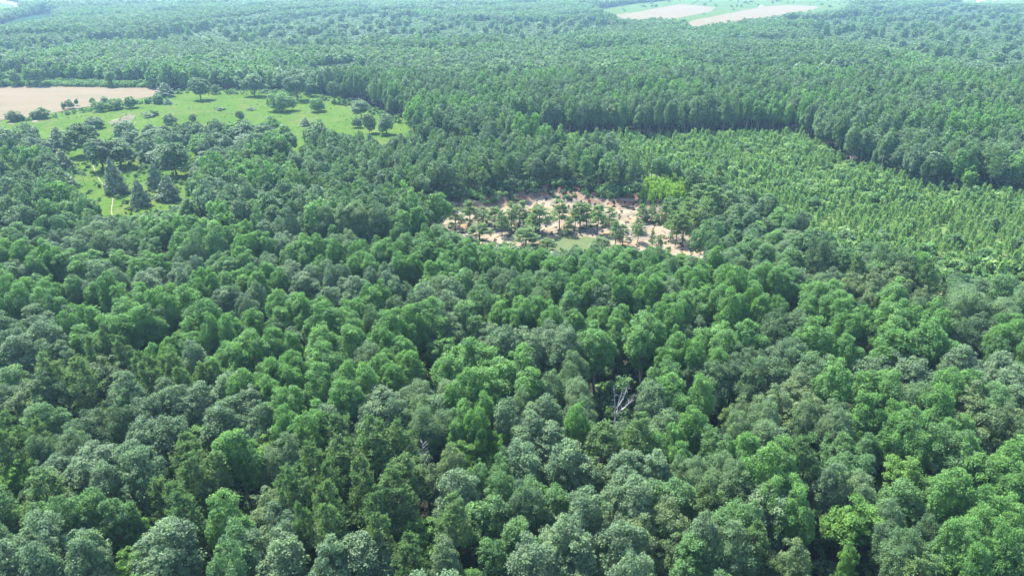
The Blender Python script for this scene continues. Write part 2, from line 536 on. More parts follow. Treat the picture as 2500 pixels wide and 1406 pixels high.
STYLE = {'S': 'round', 'G': 'tall', 'M': 'tall', 'D': 'round', 'Y': 'wild', 'F': 'soft', 'R': 'wild'}
TRUNK, CROWN, CROWN_MID = {}, {}, {}
for ki, k in enumerate('SGMDYFRPC'):
    if k == 'P':
        TRUNK[k] = [trunk_mesh('pine_trunk', MAT_BARK, 60 + i, 9, 19.3, .27, 9, 6, .15) for i in range(2)]
        CROWN[k] = [mesh_from('pine_crown', *c[:2], [LEAF['P']], var=c[2]) for c in (pine_crown(3000, 500 + i, .46, (.36, .44, .5, .4)[i], 5) for i in range(4))]
        CROWN_MID[k] = [mesh_from('pine_crown_mid', *c[:2], [LEAF['P']], var=c[2]) for c in (pine_crown(420, 540 + i, .95, (.36, .46, .42)[i], 4) for i in range(3))]
        continue
    if k == 'C':
        TRUNK[k] = [trunk_mesh('cone_trunk', MAT_BARK, 80, 6, 17, .3, 3, 6, .1)]
        CROWN[k] = [mesh_from('cone_crown', *c[:2], [LEAF['C']], var=c[2]) for c in (cone_crown(3600, .42, 600 + i) for i in range(3))]
        CROWN_MID[k] = [mesh_from('cone_crown_mid', *c[:2], [LEAF['C']], var=c[2]) for c in (cone_crown(1100, .72, 620 + i) for i in range(2))]
        continue
    TRUNK[k] = [trunk_mesh('broad_trunk', MAT_PALEBARK if k in 'GYM' else MAT_BARK, 20 + ki * 3 + i, 7.5, 14.5) for i in range(2)]
    ls = {'S': .20, 'G': .20, 'M': .19, 'D': .19, 'Y': .21, 'F': .155, 'R': .20}[k]
    nl = {'S': 15000, 'G': 15000, 'M': 15000, 'D': 15000, 'Y': 13000, 'F': 19000, 'R': 13000}[k]
    CROWN[k] = [mesh_from('broad_crown', *c[:2], [LEAF[k]], var=c[2]) for c in (broad_crown(STYLE[k], nl, ls, 100 + ki * 10 + i) for i in range(6))]
    CROWN_MID[k] = [mesh_from('broad_crown_mid', *c[:2], [LEAF[k]], var=c[2]) for c in (broad_crown(STYLE[k], 4200, .37, 300 + ki * 10 + i) for i in range(3))]


PIT_CROWN = [mesh_from('young_pine_crown', *c[:2], [LEAF['K']], var=c[2]) for c in (pine_crown(1100, 560 + i, .72, (.16, .24, .2, .3)[i], 5) for i in range(4))]


def young_pine_mesh(seed):
    rng = np.random.default_rng(seed)
    H = 5.0
    n = 130
    g = rng.uniform(0, 1, n) ** .9
    r = 1.25 * (1 - g) ** .8 * rng.uniform(.45, 1.05, n)
    q = rng.uniform(0, 6.28, n)
    P = np.stack([r * np.cos(q), r * np.sin(q), .25 + (H - .6) * g], 1)
    d = np.stack([np.cos(q) * .5, np.sin(q) * .5, np.full(n, 1.0)], 1) + rng.normal(size=(n, 3)) * .22
    d /= np.linalg.norm(d, axis=1)[:, None]
    a = np.cross(d, rng.normal(size=(n, 3))); a /= np.linalg.norm(a, axis=1)[:, None]
    ln = rng.uniform(.6, 1.1, (n, 1)); w = a * .17
    V = np.stack([P - w * .6, P + w * .6, P + d * ln * .6 + w, P + d * ln], 1).reshape(-1, 3)
    var = np.repeat(rng.uniform(0, 1, n), 4)
    N = np.stack([np.cos(q) * .6, np.sin(q) * .6, np.full(n, .8)], 1) + rng.normal(size=(n, 3)) * .4
    N /= np.linalg.norm(N, axis=1)[:, None]
    V2, F2, var2 = leaf_quads(P + d * .2, N, .30, rng)
    V = np.vstack([V, V2]); var = np.concatenate([var, var2]); n *= 2
    F = np.arange(4 * n, dtype=np.int32).reshape(-1, 4)
    tv, tf = tube([(0, 0, -.1), (0, 0, 2), (0, 0, 4.6)], [.09, .07, .02], 4)
    me = mesh_from('young_pine', np.vstack([V, tv]), np.vstack([F, tf + len(V)]), [LEAF['J'], MAT_BARK],
                   [0] * n + [1] * len(tf), np.concatenate([var, np.zeros(len(tv))]))
    return me


def bush_mesh(kind, seed, n=420, size=.34):
    """a rounded shrub, 3 m high and 3 m wide, leafy to the ground"""
    rng = np.random.default_rng(seed)
    nb = 9
    C = np.stack([rng.normal(size=nb) * .7, rng.normal(size=nb) * .7, rng.uniform(.5, 2.1, nb)], 1)
    R = rng.uniform(.55, 1.0, nb)
    k = rng.integers(0, nb, n)
    d = rng.normal(size=(n, 3)); d[:, 2] += .35; d /= np.linalg.norm(d, axis=1)[:, None]
    P = C[k] + d * (R[k] * rng.uniform(.8, 1.1, n))[:, None]
    P[:, 2] = np.maximum(P[:, 2], .06)
    N = d + rng.normal(size=(n, 3)) * .45; N /= np.linalg.norm(N, axis=1)[:, None]
    V, F, var = leaf_quads(P, N, size, rng)
    return mesh_from('bush', V, F, [LEAF[kind]], var=var)


YOUNG = [young_pine_mesh(700 + i) for i in range(4)]
BUSH = {k: [bush_mesh(k, 800 + j * 7 + i) for i in range(2)] for j, k in enumerate('DMGSYCJ')}

# ------------------------------------------------------------------ the ground and what is laid on it
MAT_FLOOR = soil_mat('forest_floor', [(((0.018, 0.017, 0.012), (0.028, 0.025, 0.017)), .35, .65), ((None, (0.016, 0.026, 0.012)), .45, .7)], [.25, .09])[0]
MAT_GRASS = soil_mat('pasture_grass', [(((0.044, 0.086, 0.014), (0.060, 0.104, 0.019)), .35, .65), ((None, (0.086, 0.102, 0.030)), .48, .70), ((None, (0.026, 0.056, 0.014)), .48, .72)], [.02, .05, .35], .25)[0]
MAT_FIELD = soil_mat('stubble_field', [(((0.120, 0.100, 0.066), (0.144, 0.120, 0.082)), .3, .7), ((None, (0.106, 0.096, 0.060)), .5, .75), ((None, (0.138, 0.104, 0.066)), .5, .72)], [.03, .09, .25], .12,
                     stretch=((.16, 1.0, 1.0), -.22))[0]
MAT_CROP = soil_mat('far_crop', [(((0.046, 0.082, 0.024), (0.060, 0.096, 0.030)), .35, .65), ((None, (0.086, 0.105, 0.044)), .5, .72)], [.012, .03], .1, stretch=((.4, 1.4, 1.0), .1))[0]
MAT_DARKCROP = soil_mat('dark_crop', [(((0.014, 0.036, 0.016), (0.019, 0.043, 0.018)), .35, .65)], [.02], .1)[0]
MAT_WEEDS = soil_mat('weedy_ground', [(((0.052, 0.088, 0.026), (0.080, 0.122, 0.036)), .35, .65), ((None, (0.10, 0.096, 0.056)), .55, .72)], [.06, .12], .3)[0]
MAT_DIRT = soil_mat('pale_dirt', [(((0.20, 0.155, 0.11), (0.25, 0.20, 0.15)), .35, .65), ((None, (0.24, 0.15, 0.10)), .55, .72)], [.4, .15], .3)[0]
MAT_BARE = soil_mat('bare_patch', [(((0.082, 0.074, 0.052), (0.110, 0.096, 0.072)), .35, .65), ((None, (0.13, 0.16, 0.07)), .5, .7)], [.2, .1], .3)[0]


def sand_material():
    m, nt, col, bs = soil_mat('pit_sand', [(((0.155, 0.124, 0.080), (0.200, 0.166, 0.120)), .38, .62), ((None, (0.095, 0.085, 0.076)), .52, .64),
                                           ((None, (0.22, 0.145, 0.075)), .56, .66), ((None, (0.225, 0.195, 0.155)), .58, .7)], [.12, .07, .10, .3], .5)
    L = nt.links.new
    ge = nt.nodes.new('ShaderNodeNewGeometry')
    sx = nt.nodes.new('ShaderNodeSeparateXYZ'); L(ge.outputs['True Normal'], sx.inputs[0])
    nz = nt.nodes.new('ShaderNodeTexNoise'); nz.inputs['Scale'].default_value = .45; nz.inputs['Detail'].default_value = 6
    L(ge.outputs['Position'], nz.inputs['Vector'])
    ad = nt.nodes.new('ShaderNodeMath'); ad.operation = 'MULTIPLY_ADD'; ad.inputs[1].default_value = -.22
    L(nz.outputs['Fac'], ad.inputs[0]); L(sx.outputs['Z'], ad.inputs[2])
    mr = nt.nodes.new('ShaderNodeMapRange'); mr.inputs['From Min'].default_value = .77; mr.inputs['From Max'].default_value = .69
    L(ad.outputs[0], mr.inputs['Value'])
    red = nt.nodes.new('ShaderNodeMix'); red.data_type = 'RGBA'
    red.inputs['A'].default_value = (0.105, 0.050, 0.034, 1); red.inputs['B'].default_value = (0.16, 0.088, 0.056, 1)
    L(nz.outputs['Fac'], red.inputs['Factor'])
    mx = nt.nodes.new('ShaderNodeMix'); mx.data_type = 'RGBA'
    L(mr.outputs[0], mx.inputs['Factor']); L(col, mx.inputs['A']); L(red.outputs['Result'], mx.inputs['B'])
    L(mx.outputs['Result'], bs.inputs['Base Color'])
    return m


MAT_SAND = sand_material()


def axis(spans):
    out = []
    for a, b, st in spans:
        out += list(np.arange(a, b, st))
    return np.array(out + [spans[-1][1]])


gx = axis([(-7000, -1500, 250), (-1500, -400, 50), (-400, -90, 10), (-90, 130, 2), (130, 400, 10), (400, 1500, 50), (1500, 7000, 250)])
gy = axis([(-2500, -100, 120), (-100, 240, 10), (240, 372, 2), (372, 700, 8), (700, 1500, 40), (1500, 9000, 250)])
X, Y = np.meshgrid(gx, gy)
Z = terrain(X.ravel(), Y.ravel())
nx, ny = len(gx), len(gy)
ii = np.arange(nx * ny).reshape(ny, nx)
quads = np.stack([ii[:-1, :-1], ii[:-1, 1:], ii[1:, 1:], ii[1:, :-1]], -1).reshape(-1, 4)
ground = obj('ground', mesh_from('ground', np.stack([X.ravel(), Y.ravel(), Z], 1), quads, [MAT_FLOOR], smooth=True))
tag(ground, kind='structure')


def sheet(name, P, mat, lift, step, ragged=0.0, kind='structure', seed=1):
    """a sheet over polygon P that follows the terrain, with its own triangulation and an uneven edge"""
    rng = np.random.default_rng(seed)
    B = []
    n = len(P)
    for i in range(n):
        a, b = P[i], P[(i + 1) % n]
        m = max(1, int(np.hypot(*(b - a)) / (step * 1.0)))
        for k in range(m):
            B.append(a + (b - a) * k / m)
    B = np.array(B)
    if ragged:
        w = np.stack([wob(B[:, 0], B[:, 1], ragged * 4, 1), wob(B[:, 0], B[:, 1], ragged * 4, 7)], 1)
        B = B + w * ragged + rng.normal(size=B.shape) * ragged * .25
    lo, hi = B.min(0), B.max(0)
    xs, ys = np.meshgrid(np.arange(lo[0], hi[0], step), np.arange(lo[1], hi[1], step))
    xs = xs.ravel() + rng.uniform(-.2, .2, xs.size) * step; ys = ys.ravel() + rng.uniform(-.2, .2, ys.size) * step
    ok = inside(B, xs, ys) & (edge_dist(B, xs, ys) > step * .45)
    pts = np.vstack([B, np.stack([xs[ok], ys[ok]], 1)])
    r = mgeo.delaunay_2d_cdt([Vector(p) for p in pts], [], [list(range(len(B)))], 1, 1e-4)
    v2 = np.array([(p.x, p.y) for p in r[0]])
    z = terrain(v2[:, 0], v2[:, 1]) + lift
    F = np.array([f for f in r[2] if len(f) == 3], np.int32)
    o = obj(name, mesh_from(name, np.column_stack([v2, z]), F, [mat], smooth=True))
    tag(o, kind=kind)
    return o


def strip(name, pts, width, mat, lift=.06, z=0.0):
    W = np.array([ground_xy(u, v, z) for u, v in pts])
    t = np.linspace(0, len(W) - 1, (len(W) - 1) * 6 + 1)
    c = np.stack([np.interp(t, range(len(W)), W[:, 0]), np.interp(t, range(len(W)), W[:, 1])], 1)
    d = np.gradient(c, axis=0); d /= np.linalg.norm(d, axis=1)[:, None]
    nrm = np.stack([-d[:, 1], d[:, 0]], 1)
    w = width * (.75 + .35 * np.sin(np.arange(len(c)) * 1.9) * np.sin(np.arange(len(c)) * .7 + 1))[:, None] * .5
    a, b = c + nrm * w, c - nrm * w
    V = np.vstack([a, b]); n = len(c)
    F = np.array([(i, i + 1, n + i + 1, n + i) for i in range(n - 1)], np.int32)
    o = obj(name, mesh_from(name, np.column_stack([V, terrain(V[:, 0], V[:, 1]) + lift]), F, [mat], smooth=True))
    return tag(o, kind='structure')


sheet('stubble_field', FIELD, MAT_FIELD, .10, 9, 1.6)
sheet('pasture_ground', PASTURE, MAT_GRASS, .05, 7, 1.4)
sheet('plantation_ground', PLANT, MAT_WEEDS, .05, 7, 1.5)
sheet('sandy_ground', PIT, MAT_SAND, .05, 1.7, .9)
sheet('field_margin_ground', BRUSH, MAT_WEEDS, .05, 9, 0)
sheet('far_pasture_field', FAR_GREEN, MAT_CROP, .15, 45, 6)
sheet('far_stubble_field', FAR_TAN_A, MAT_FIELD, .35, 40, 4)
sheet('far_ploughed_field', FAR_TAN_B, MAT_FIELD, .35, 40, 4)
sheet('far_crop_field', FAR_CROP, MAT_CROP, .50, 30, 3)
sheet('hilltop_field', NW_TAN, MAT_FIELD, .2, 50, 4)
sheet('hilltop_grass_field', NW_GREEN, MAT_CROP, .4, 40, 4)
sheet('dark_crop_field', NW_DARK, MAT_DARKCROP, .2, 40, 4)
sheet('glade_field', GLADE, MAT_CROP, .2, 30, 4)
sheet('farmyard_field', NE_GREEN, MAT_CROP, .2, 60, 4)
sheet('sand_spot_ground', SAND_SPOT, MAT_DIRT, .07, 1.2, .5)
sheet('bare_soil_ground', poly([(262, 300), (275, 293), (318, 281), (336, 283), (330, 290), (300, 303), (270, 306)]), MAT_BARE, .12, 4, .9)
strip('cattle_path', [(226, 404), (233, 420), (243, 440), (256, 456), (268, 470), (276, 486), (274, 500), (272, 518), (277, 536)], .45, MAT_DIRT, .10)
strip('pasture_track_path', [(90, 296), (200, 288), (330, 276), (450, 270), (560, 277), (660, 286), (720, 293), (800, 300)], 1.2, MAT_BARE, .10)
strip('clay_track_path', TRACK_RIGHT, 3.2, MAT_DIRT, .10)

# the shallow pond, grown over with green
mw, nt, bs, out = node_mat('weedy_water')
nz = nt.nodes.new('ShaderNodeTexNoise'); nz.inputs['Scale'].default_value = .35; nz.inputs['Detail'].default_value = 5
rp = nt.nodes.new('ShaderNodeValToRGB')
rp.color_ramp.elements[0].color = (0.048, 0.068, 0.022, 1); rp.color_ramp.elements[1].color = (0.078, 0.098, 0.036, 1)
ge = nt.nodes.new('ShaderNodeNewGeometry')
nt.links.new(ge.outputs['Position'], nz.inputs['Vector']); nt.links.new(nz.outputs['Fac'], rp.inputs[0]); nt.links.new(rp.outputs[0], bs.inputs['Base Color'])
bs.inputs['Roughness'].default_value = .75
bs.inputs['Specular IOR Level'].default_value = .12
PW = POND + (POND.mean(0) - POND) * -.04
pond_v = np.column_stack([PW, np.full(len(PW), PIT_Z - .08)])
pond = obj('pond_water', mesh_from('pond_water', pond_v, np.array([list(range(len(PW)))], np.int32)[:, ::-1], [mw]))
tag(pond, kind='structure')

# ------------------------------------------------------------------ masses of copies
def stuff(name, P, rot, scl, idx, protos, label, cat):
    """one object that scatters copies of the prototype meshes (trees too many or too far to count)"""
    if not len(P):
        return None
    pc = bpy.data.collections.new(name + '_shapes')
    for i, (me) in enumerate(protos):
        pc.objects.link(bpy.data.objects.new('%s_shape_%03d' % (name, i), me))
    me = bpy.data.meshes.new(name)
    me.vertices.add(len(P)); me.vertices.foreach_set('co', np.asarray(P, np.float32).ravel())
    a = me.attributes.new('rot', 'FLOAT_VECTOR', 'POINT'); a.data.foreach_set('vector', np.asarray(rot, np.float32).ravel())
    a = me.attributes.new('scl', 'FLOAT_VECTOR', 'POINT'); a.data.foreach_set('vector', np.asarray(scl, np.float32).ravel())
    a = me.attributes.new('pick', 'INT', 'POINT'); a.data.foreach_set('value', np.asarray(idx, np.int32))
    o = obj(name, me)
    ng = bpy.data.node_groups.new(name, 'GeometryNodeTree')
    ng.interface.new_socket('Geometry', in_out='INPUT', socket_type='NodeSocketGeometry')
    ng.interface.new_socket('Geometry', in_out='OUTPUT', socket_type='NodeSocketGeometry')
    N, L = ng.nodes.new, ng.links.new
    gi, go = N('NodeGroupInput'), N('NodeGroupOutput')
    ip = N('GeometryNodeInstanceOnPoints'); ci = N('GeometryNodeCollectionInfo')
    ci.inputs['Collection'].default_value = pc
    ci.inputs['Separate Children'].default_value = True
    ci.inputs['Reset Children'].default_value = True

    def attr(nm, ty):
        n = N('GeometryNodeInputNamedAttribute'); n.data_type = ty; n.inputs['Name'].default_value = nm
        return n.outputs['Attribute']
    L(gi.outputs[0], ip.inputs['Points']); L(ci.outputs[0], ip.inputs['Instance'])
    ip.inputs['Pick Instance'].default_value = True
    L(attr('pick', 'INT'), ip.inputs['Instance Index'])
    er = N('FunctionNodeEulerToRotation'); L(attr('rot', 'FLOAT_VECTOR'), er.inputs[0]); L(er.outputs[0], ip.inputs['Rotation'])
    L(attr('scl', 'FLOAT_VECTOR'), ip.inputs['Scale'])
    L(ip.outputs[0], go.inputs[0])
    md = o.modifiers.new('scatter', 'NODES'); md.node_group = ng
    tag(o, label, cat, kind='stuff')
    return o


def one_mesh(name, crown_data, mat, trunk=True, bark=None):
    V, F, var = crown_data
    if trunk:
        tv, tf = tube([(0, 0, -1), (0, 0, 6), (.2, .1, 15)], [.42, .3, .1], 5)
        return mesh_from(name, np.vstack([V, tv]), np.vstack([F, tf + len(V)]), [mat, bark or MAT_BARK], [0] * len(F) + [1] * len(tf), np.concatenate([var, np.zeros(len(tv))]))
    return mesh_from(name, V, F, [mat], var=var)


FAR_PROTO, FAR_OF = [], {}
MID_PROTO, MID_OF = [], {}
for ki, k in enumerate('SGMDYFRPC'):
    FAR_OF[k], MID_OF[k] = [], []
    for i in range(2):
        c = pine_crown(170, 930 + i, 1.5, .35, 3) if k == 'P' else cone_crown(380, 1.15, 940 + i) if k == 'C' else broad_crown(STYLE[k], 700, .92, 900 + ki * 5 + i)
        FAR_OF[k].append(len(FAR_PROTO)); FAR_PROTO.append(one_mesh('far_tree', c, LEAF[k]))
    for i in range(3):
        c = pine_crown(420, 950 + i, .95, (.36, .46, .42)[i], 4) if k == 'P' else cone_crown(1100, .72, 960 + i) if k == 'C' else broad_crown(STYLE[k], 4200, .37, 970 + ki * 5 + i)
        MID_OF[k].append(len(MID_PROTO)); MID_PROTO.append(one_mesh('mid_tree', c, LEAF[k], bark=MAT_PALEBARK))

# ------------------------------------------------------------------ trees seen one by one in the near forest: place of the crown in the photo, its width, its kind
CROWNS = """303,1115,185,S 345,1168,100,S 268,1200,90,S 124,1175,120,S 50,1165,80,Y 156,1110,120,F 48,1090,110,P 255,1045,110,D 215,1062,80,D 110,1035,85,M
497,1078,75,Y 588,1115,105,G 665,1095,95,Y 590,1035,140,S 425,1078,90,S 412,1150,58,Y 470,1130,90,P 430,1212,125,P 520,1180,95,P 460,1270,90,P 115,1225,110,P
160,1275,100,M 230,1268,90,M 290,1285,90,M 68,1318,65,Y 140,1355,175,S 40,1385,115,S 215,1388,100,S 335,1305,62,Y 322,1392,90,Y 425,1355,130,S 560,1288,105,G
655,1325,165,S 680,1390,120,S 570,1380,100,M 20,1270,80,M 12,1345,70,S 660,1240,95,R 740,1055,125,G 705,1128,85,F 815,1045,90,S 930,1030,110,S 1050,1040,115,F
1160,1045,110,G 1285,1045,130,S 825,1085,90,P 925,1100,105,P 985,1108,85,P 845,1148,100,P 770,1180,120,P 935,1205,150,P 705,1235,90,P 755,1252,72,P 808,1255,80,P
1045,1175,82,R 1100,1152,70,R 1130,1125,78,Y 1212,1108,58,Y 1105,1215,100,S 1200,1180,120,M 1260,1140,105,S 1290,1230,95,M 1015,1315,112,Y 910,1270,85,P 930,1330,85,P
750,1310,65,P 805,1320,85,P 1125,1300,100,P 1190,1270,112,M 1085,1388,80,S 1000,1392,85,P 880,1376,120,S 795,1382,110,S 1260,1350,140,M 1335,1092,105,S 1410,1052,55,G
1395,1018,110,F 1466,1098,100,P 1556,1094,92,P 1620,1055,92,F 1632,1105,110,G 1690,1062,70,G 1385,1150,105,S 1450,1165,92,R 1560,1180,150,S 1640,1235,112,M 1548,1250,95,S
1720,1170,120,F 1755,1118,80,M 1790,1195,90,F 1715,1235,75,R 1862,1140,150,G 1285,1245,90,D 1350,1252,92,M 1420,1262,95,S 1380,1322,112,S 1455,1290,40,Y 1300,1392,115,S
1500,1345,120,S 1620,1315,150,R 1790,1300,112,M 1780,1362,115,F 1870,1252,110,S 1400,1392,105,S 1720,1332,80,S 1680,1392,105,M 1850,1050,130,F 2010,1040,105,F 1970,1140,92,P
2075,1095,122,M 2060,1165,90,M 2160,1040,122,G 2222,1075,80,G 2318,1060,110,G 2400,1022,140,R 2335,1112,110,M 2410,1142,145,G 2482,1192,95,G 2215,1160,95,Y 1925,1232,130,G
2022,1190,75,S 2095,1212,82,F 2080,1278,108,Y 2200,1245,100,M 2170,1302,80,F 2185,1365,92,F 2065,1382,50,Y 2320,1235,100,G 2410,1282,140,G 2390,1370,140,G 2482,1350,95,M
2310,1382,90,M 1925,1385,92,R 1820,1358,85,P 1830,1310,85,M 2250,1310,60,D 310,795,140,G 200,800,82,G 215,846,80,G 425,755,102,G 330,735,85,G 500,770,78,G
475,830,100,G 548,815,85,G 375,795,58,D 110,718,88,G 120,756,70,G 30,745,92,G 200,660,100,G 110,650,85,G 80,682,62,D 25,680,80,S 325,655,72,D
265,675,62,S 362,655,75,G 285,648,60,G 450,660,70,S 410,692,90,S 358,702,70,S 530,660,100,M 580,648,85,G 575,692,78,G 500,702,80,G 650,650,70,S
640,682,70,G 605,738,75,S 548,742,70,S 90,790,65,S 132,790,100,S 70,850,130,S 20,862,65,S 142,882,90,S 20,812,70,S 270,870,92,P 268,910,90,R
195,900,45,Y 398,872,90,G 380,920,112,P 460,930,112,P 475,882,70,S 560,900,100,G 612,868,85,G 690,850,90,G 570,960,92,S 642,958,128,G 690,922,100,G
130,930,85,P 90,990,95,R 200,950,90,P 130,962,70,D 40,950,90,M 20,990,90,D 400,985,125,S 500,990,90,S 310,970,80,S 330,1005,85,M 620,1008,85,S
702,1012,80,G 735,690,100,S 690,668,75,S 660,692,75,G 840,715,92,S 815,680,75,S 915,732,82,G 880,660,80,G 990,655,72,G 930,690,75,S 1040,710,62,Y
1150,682,76,R 1080,670,80,G 1160,640,80,G 1080,745,112,S 985,772,80,D 1050,790,80,G 1180,750,82,M 1140,792,80,M 840,790,120,G 700,772,100,G 770,770,90,G
960,820,85,G 1090,820,80,F 1010,800,70,G 790,850,85,G 850,850,82,G 900,882,70,F 975,858,90,G 962,910,100,G 1160,880,82,G 1230,862,85,S 692,930,105,G
790,900,85,G 792,950,85,G 850,962,120,G 840,1002,80,G 1100,922,85,G 1230,920,130,G 1182,960,90,G 920,1010,100,S 1060,980,140,F 1140,972,75,G 1290,960,85,G
1250,692,62,D 1300,690,78,M 1250,780,80,G 1290,770,82,G 1360,790,90,G 1490,800,95,G 1455,850,85,G 1575,830,85,G 1350,832,90,S 1310,852,125,S 1380,862,80,S
1382,960,112,F 1420,722,80,G 1480,742,72,D 1540,720,80,G 1600,690,85,G 1650,760,85,G 1720,742,90,G 1690,690,80,G 1780,690,85,G 1835,750,80,G 1862,690,80,G
1670,970,130,G 1742,900,58,G 1622,940,80,M 1820,920,100,D 1680,870,90,G 1750,850,85,G 1820,840,75,G 1905,810,100,D 1600,1002,80,S 1905,690,85,G 2020,742,120,G
2110,710,82,R 2180,730,72,G 2190,790,85,G 2262,790,92,G 2258,740,56,R 2200,832,150,G 2080,800,85,G 1990,842,85,G 2070,880,62,G 2390,760,150,F 2390,832,168,D
2480,850,90,G 2290,872,82,G 2180,912,168,S 1930,912,140,D 1832,900,105,D 2030,942,85,G 2150,960,92,G 1930,990,140,R 2240,980,82,F 2330,960,90,G 2340,900,90,S
2420,930,140,S 2410,985,120,M 2280,1010,92,G 1360,660,80,G 1450,650,85,G 1300,640,70,G 1220,640,75,G 1530,655,80,G 1620,645,75,M 1380,700,80,M 1010,600,70,M
940,620,75,G 840,600,75,F 760,610,80,G 700,600,75,S 400,560,130,G 460,590,80,G 550,565,100,G 630,600,70,G 340,600,80,M 290,620,60,D 230,590,85,F
150,560,90,M 60,590,80,M 110,600,70,S 40,540,90,D 180,520,80,M 30,630,80,G 170,620,75,S 1960,690,90,F 2050,690,80,D 1780,640,90,F 1840,620,90,M""".split()
HR = {'S': (17, 21), 'G': (18, 22.5), 'M': (16, 20.5), 'D': (16, 20), 'P': (18, 22), 'Y': (12, 16), 'F': (16, 19), 'R': (16, 20), 'C': (12, 16)}
TREES = []      # x, y, H, R, kind, sink, source


def sight_ok(x, y, H, R):
    ok = np.ones(len(x), bool)
    bu, bv, _ = seen_at(x, y, 0 * x)
    for dx, fz in ((0, .98), (.75, .72), (-.75, .72), (.4, .9), (-.4, .9), (0, .6), (.6, .5), (-.6, .5)):
        u, v, _ = seen_at(x + dx * R, y, H * fz)
        for Q in SIGHT:
            ok &= ~(inside(Q, u, v) & (bv > v) & ~inside(Q, bu, bv))
    return ok


for t in CROWNS:
    u, v, w, k = t.split(',')
    u, v, w = float(u), float(v), float(w)
    H = random.uniform(*HR[k])
    if v < 700: H *= .85
    x, y = ground_xy(u, v, .64 * H)
    d = seen_at(x, y, .64 * H)[2]
    R = w * d / FPX / 2 * 1.22
    R = min(R, H * .50)
    if R > 5.4:          # a very wide crown is several trees grown together
        a0 = random.uniform(0, 6.28)
        for j in range(3):
            q = a0 + j * 2.09 + random.uniform(-.3, .3)
            f = random.uniform(.50, .60)
            TREES.append([x + math.cos(q) * R * f, y + math.sin(q) * R * f, H * random.uniform(.88, 1.04), R * random.uniform(.52, .70), k, random.uniform(0, .08), 'crown'])
        continue
    TREES.append([x, y, H, R, k, random.uniform(0, .08), 'crown'])
NEAR_N = len(TREES)

# trees that stand free on the pasture, along the hedge and in the pit: foot in the photo, height and width in photo pixels
FREE = """490,247,56,52,D,0 405,238,36,44,C,0 620,237,60,55,S,0 725,247,65,54,D,0 760,236,44,36,M,.1 819,252,54,36,D,0 693,271,50,58,G,.28 777,273,36,36,G,.3
526,232,25,20,D,.1 32,296,28,30,D,.3 50,293,18,18,D,.3 103,288,28,42,M,.35 171,264,24,18,M,.15 188,257,18,12,M,.1 155,266,19,12,M,.2 248,272,28,34,G,.2
283,267,28,38,G,.15 323,265,32,32,G,.2 227,254,18,12,G,.2 256,250,16,22,M,.2 362,255,15,16,G,.3 386,255,28,30,M,.3 410,257,16,25,C,.35 415,305,30,30,D,.2
473,298,20,20,D,.25 587,293,25,22,D,.2 232,312,32,48,D,.2 210,380,82,80,D,0 150,367,60,54,C,0 75,366,70,55,D,.05 20,366,60,60,S,.1 70,428,80,45,C,.1
316,358,68,60,S,.1 20,412,60,60,D,.1 157,412,50,50,C,.1 253,415,80,74,D,0 297,408,72,74,D,0 286,472,92,55,C,.05 345,503,72,48,C,.05 380,457,66,42,C,.05
413,489,70,54,C,.05 403,402,56,75,D,.1 430,428,88,70,D,.1 383,362,50,70,D,.1 495,372,50,50,Y,.1 470,423,46,40,Y,.1 605,347,60,80,D,.1 600,367,46,60,S,.1
693,374,72,62,M,.15 665,322,45,40,Y,.1 785,374,88,75,D,.05 745,307,22,30,C,.3 830,377,55,50,D,.1 882,292,50,42,S,0 957,286,52,28,D,0 841,245,45,28,D,0
902,329,50,35,D,.15 873,315,30,25,D,.2 943,332,52,42,S,.15 1015,314,70,40,M,.1 866,238,38,25,M,.1 512,492,60,65,D,.15 607,486,66,60,M,.15 165,458,42,55,C,.15
40,470,60,70,D,.1 130,490,50,60,M,.1 560,485,50,50,C,.1 655,440,60,60,D,.1 700,470,70,60,S,.1""".split()
for t in FREE:
    u, v, h, w, k, sk = t.split(',')
    u, v, h, w, sk = float(u), float(v), float(h), float(w), float(sk)
    x, y = ground_xy(u, v)
    d = seen_at(x, y, 5)[2]
    TREES.append([x, y, h / (v + 80) * 106, w * d / FPX / 2 * 1.05, k, sk + (0 if k == 'C' else .2), 'free'])
PITP = """1148,552,62,34 1112,560,52,36 1226,576,62,24 1248,566,72,30 1284,604,52,40 1316,572,72,44 1366,562,74,32 1386,576,46,18 1416,560,66,32 1458,570,74,28 1502,600,66,26
1520,600,52,24 1556,568,34,20 1556,594,48,20 1592,606,44,14 1606,612,38,16 1648,600,84,30 1664,602,88,30 1696,598,88,36 1714,592,92,40 1336,614,36,40 1468,610,34,40 1170,594,42,40
1488,532,42,28 1208,556,50,28 1268,556,66,34 1300,566,60,30 1432,552,56,30 1404,556,58,26 1180,548,44,24 1052,540,50,22 1005,556,60,40 1636,585,70,28 1676,575,80,34
1730,560,84,40 1760,540,70,40 1700,540,72,36 1725,500,70,34 1745,470,66,36 1800,545,44,30 1822,540,36,24 1568,522,40,26 1592,519,34,24 1618,528,46,26 1642,530,50,28 1668,534,54,28 1692,526,56,28""".split()
for t in PITP:
    u, v, h, w = [float(q) for q in t.split(',')]
    x, y = ground_xy(u, v, PIT_Z if v > 534 and u < 1740 else 0)
    d = seen_at(x, y, 3)[2]
    TREES.append([x, y, h / (v + 80) * 116, w * d / FPX / 2 * random.uniform(1.5, 2.1), 'P', 0 if v > 535 or u < 1560 else .2, 'pit'])

# ------------------------------------------------------------------ the rest of the forest
HX = np.array([t[0] for t in TREES]); HY = np.array([t[1] for t in TREES]); HRR = np.array([t[3] for t in TREES]); HK = np.array([t[4] for t in TREES])


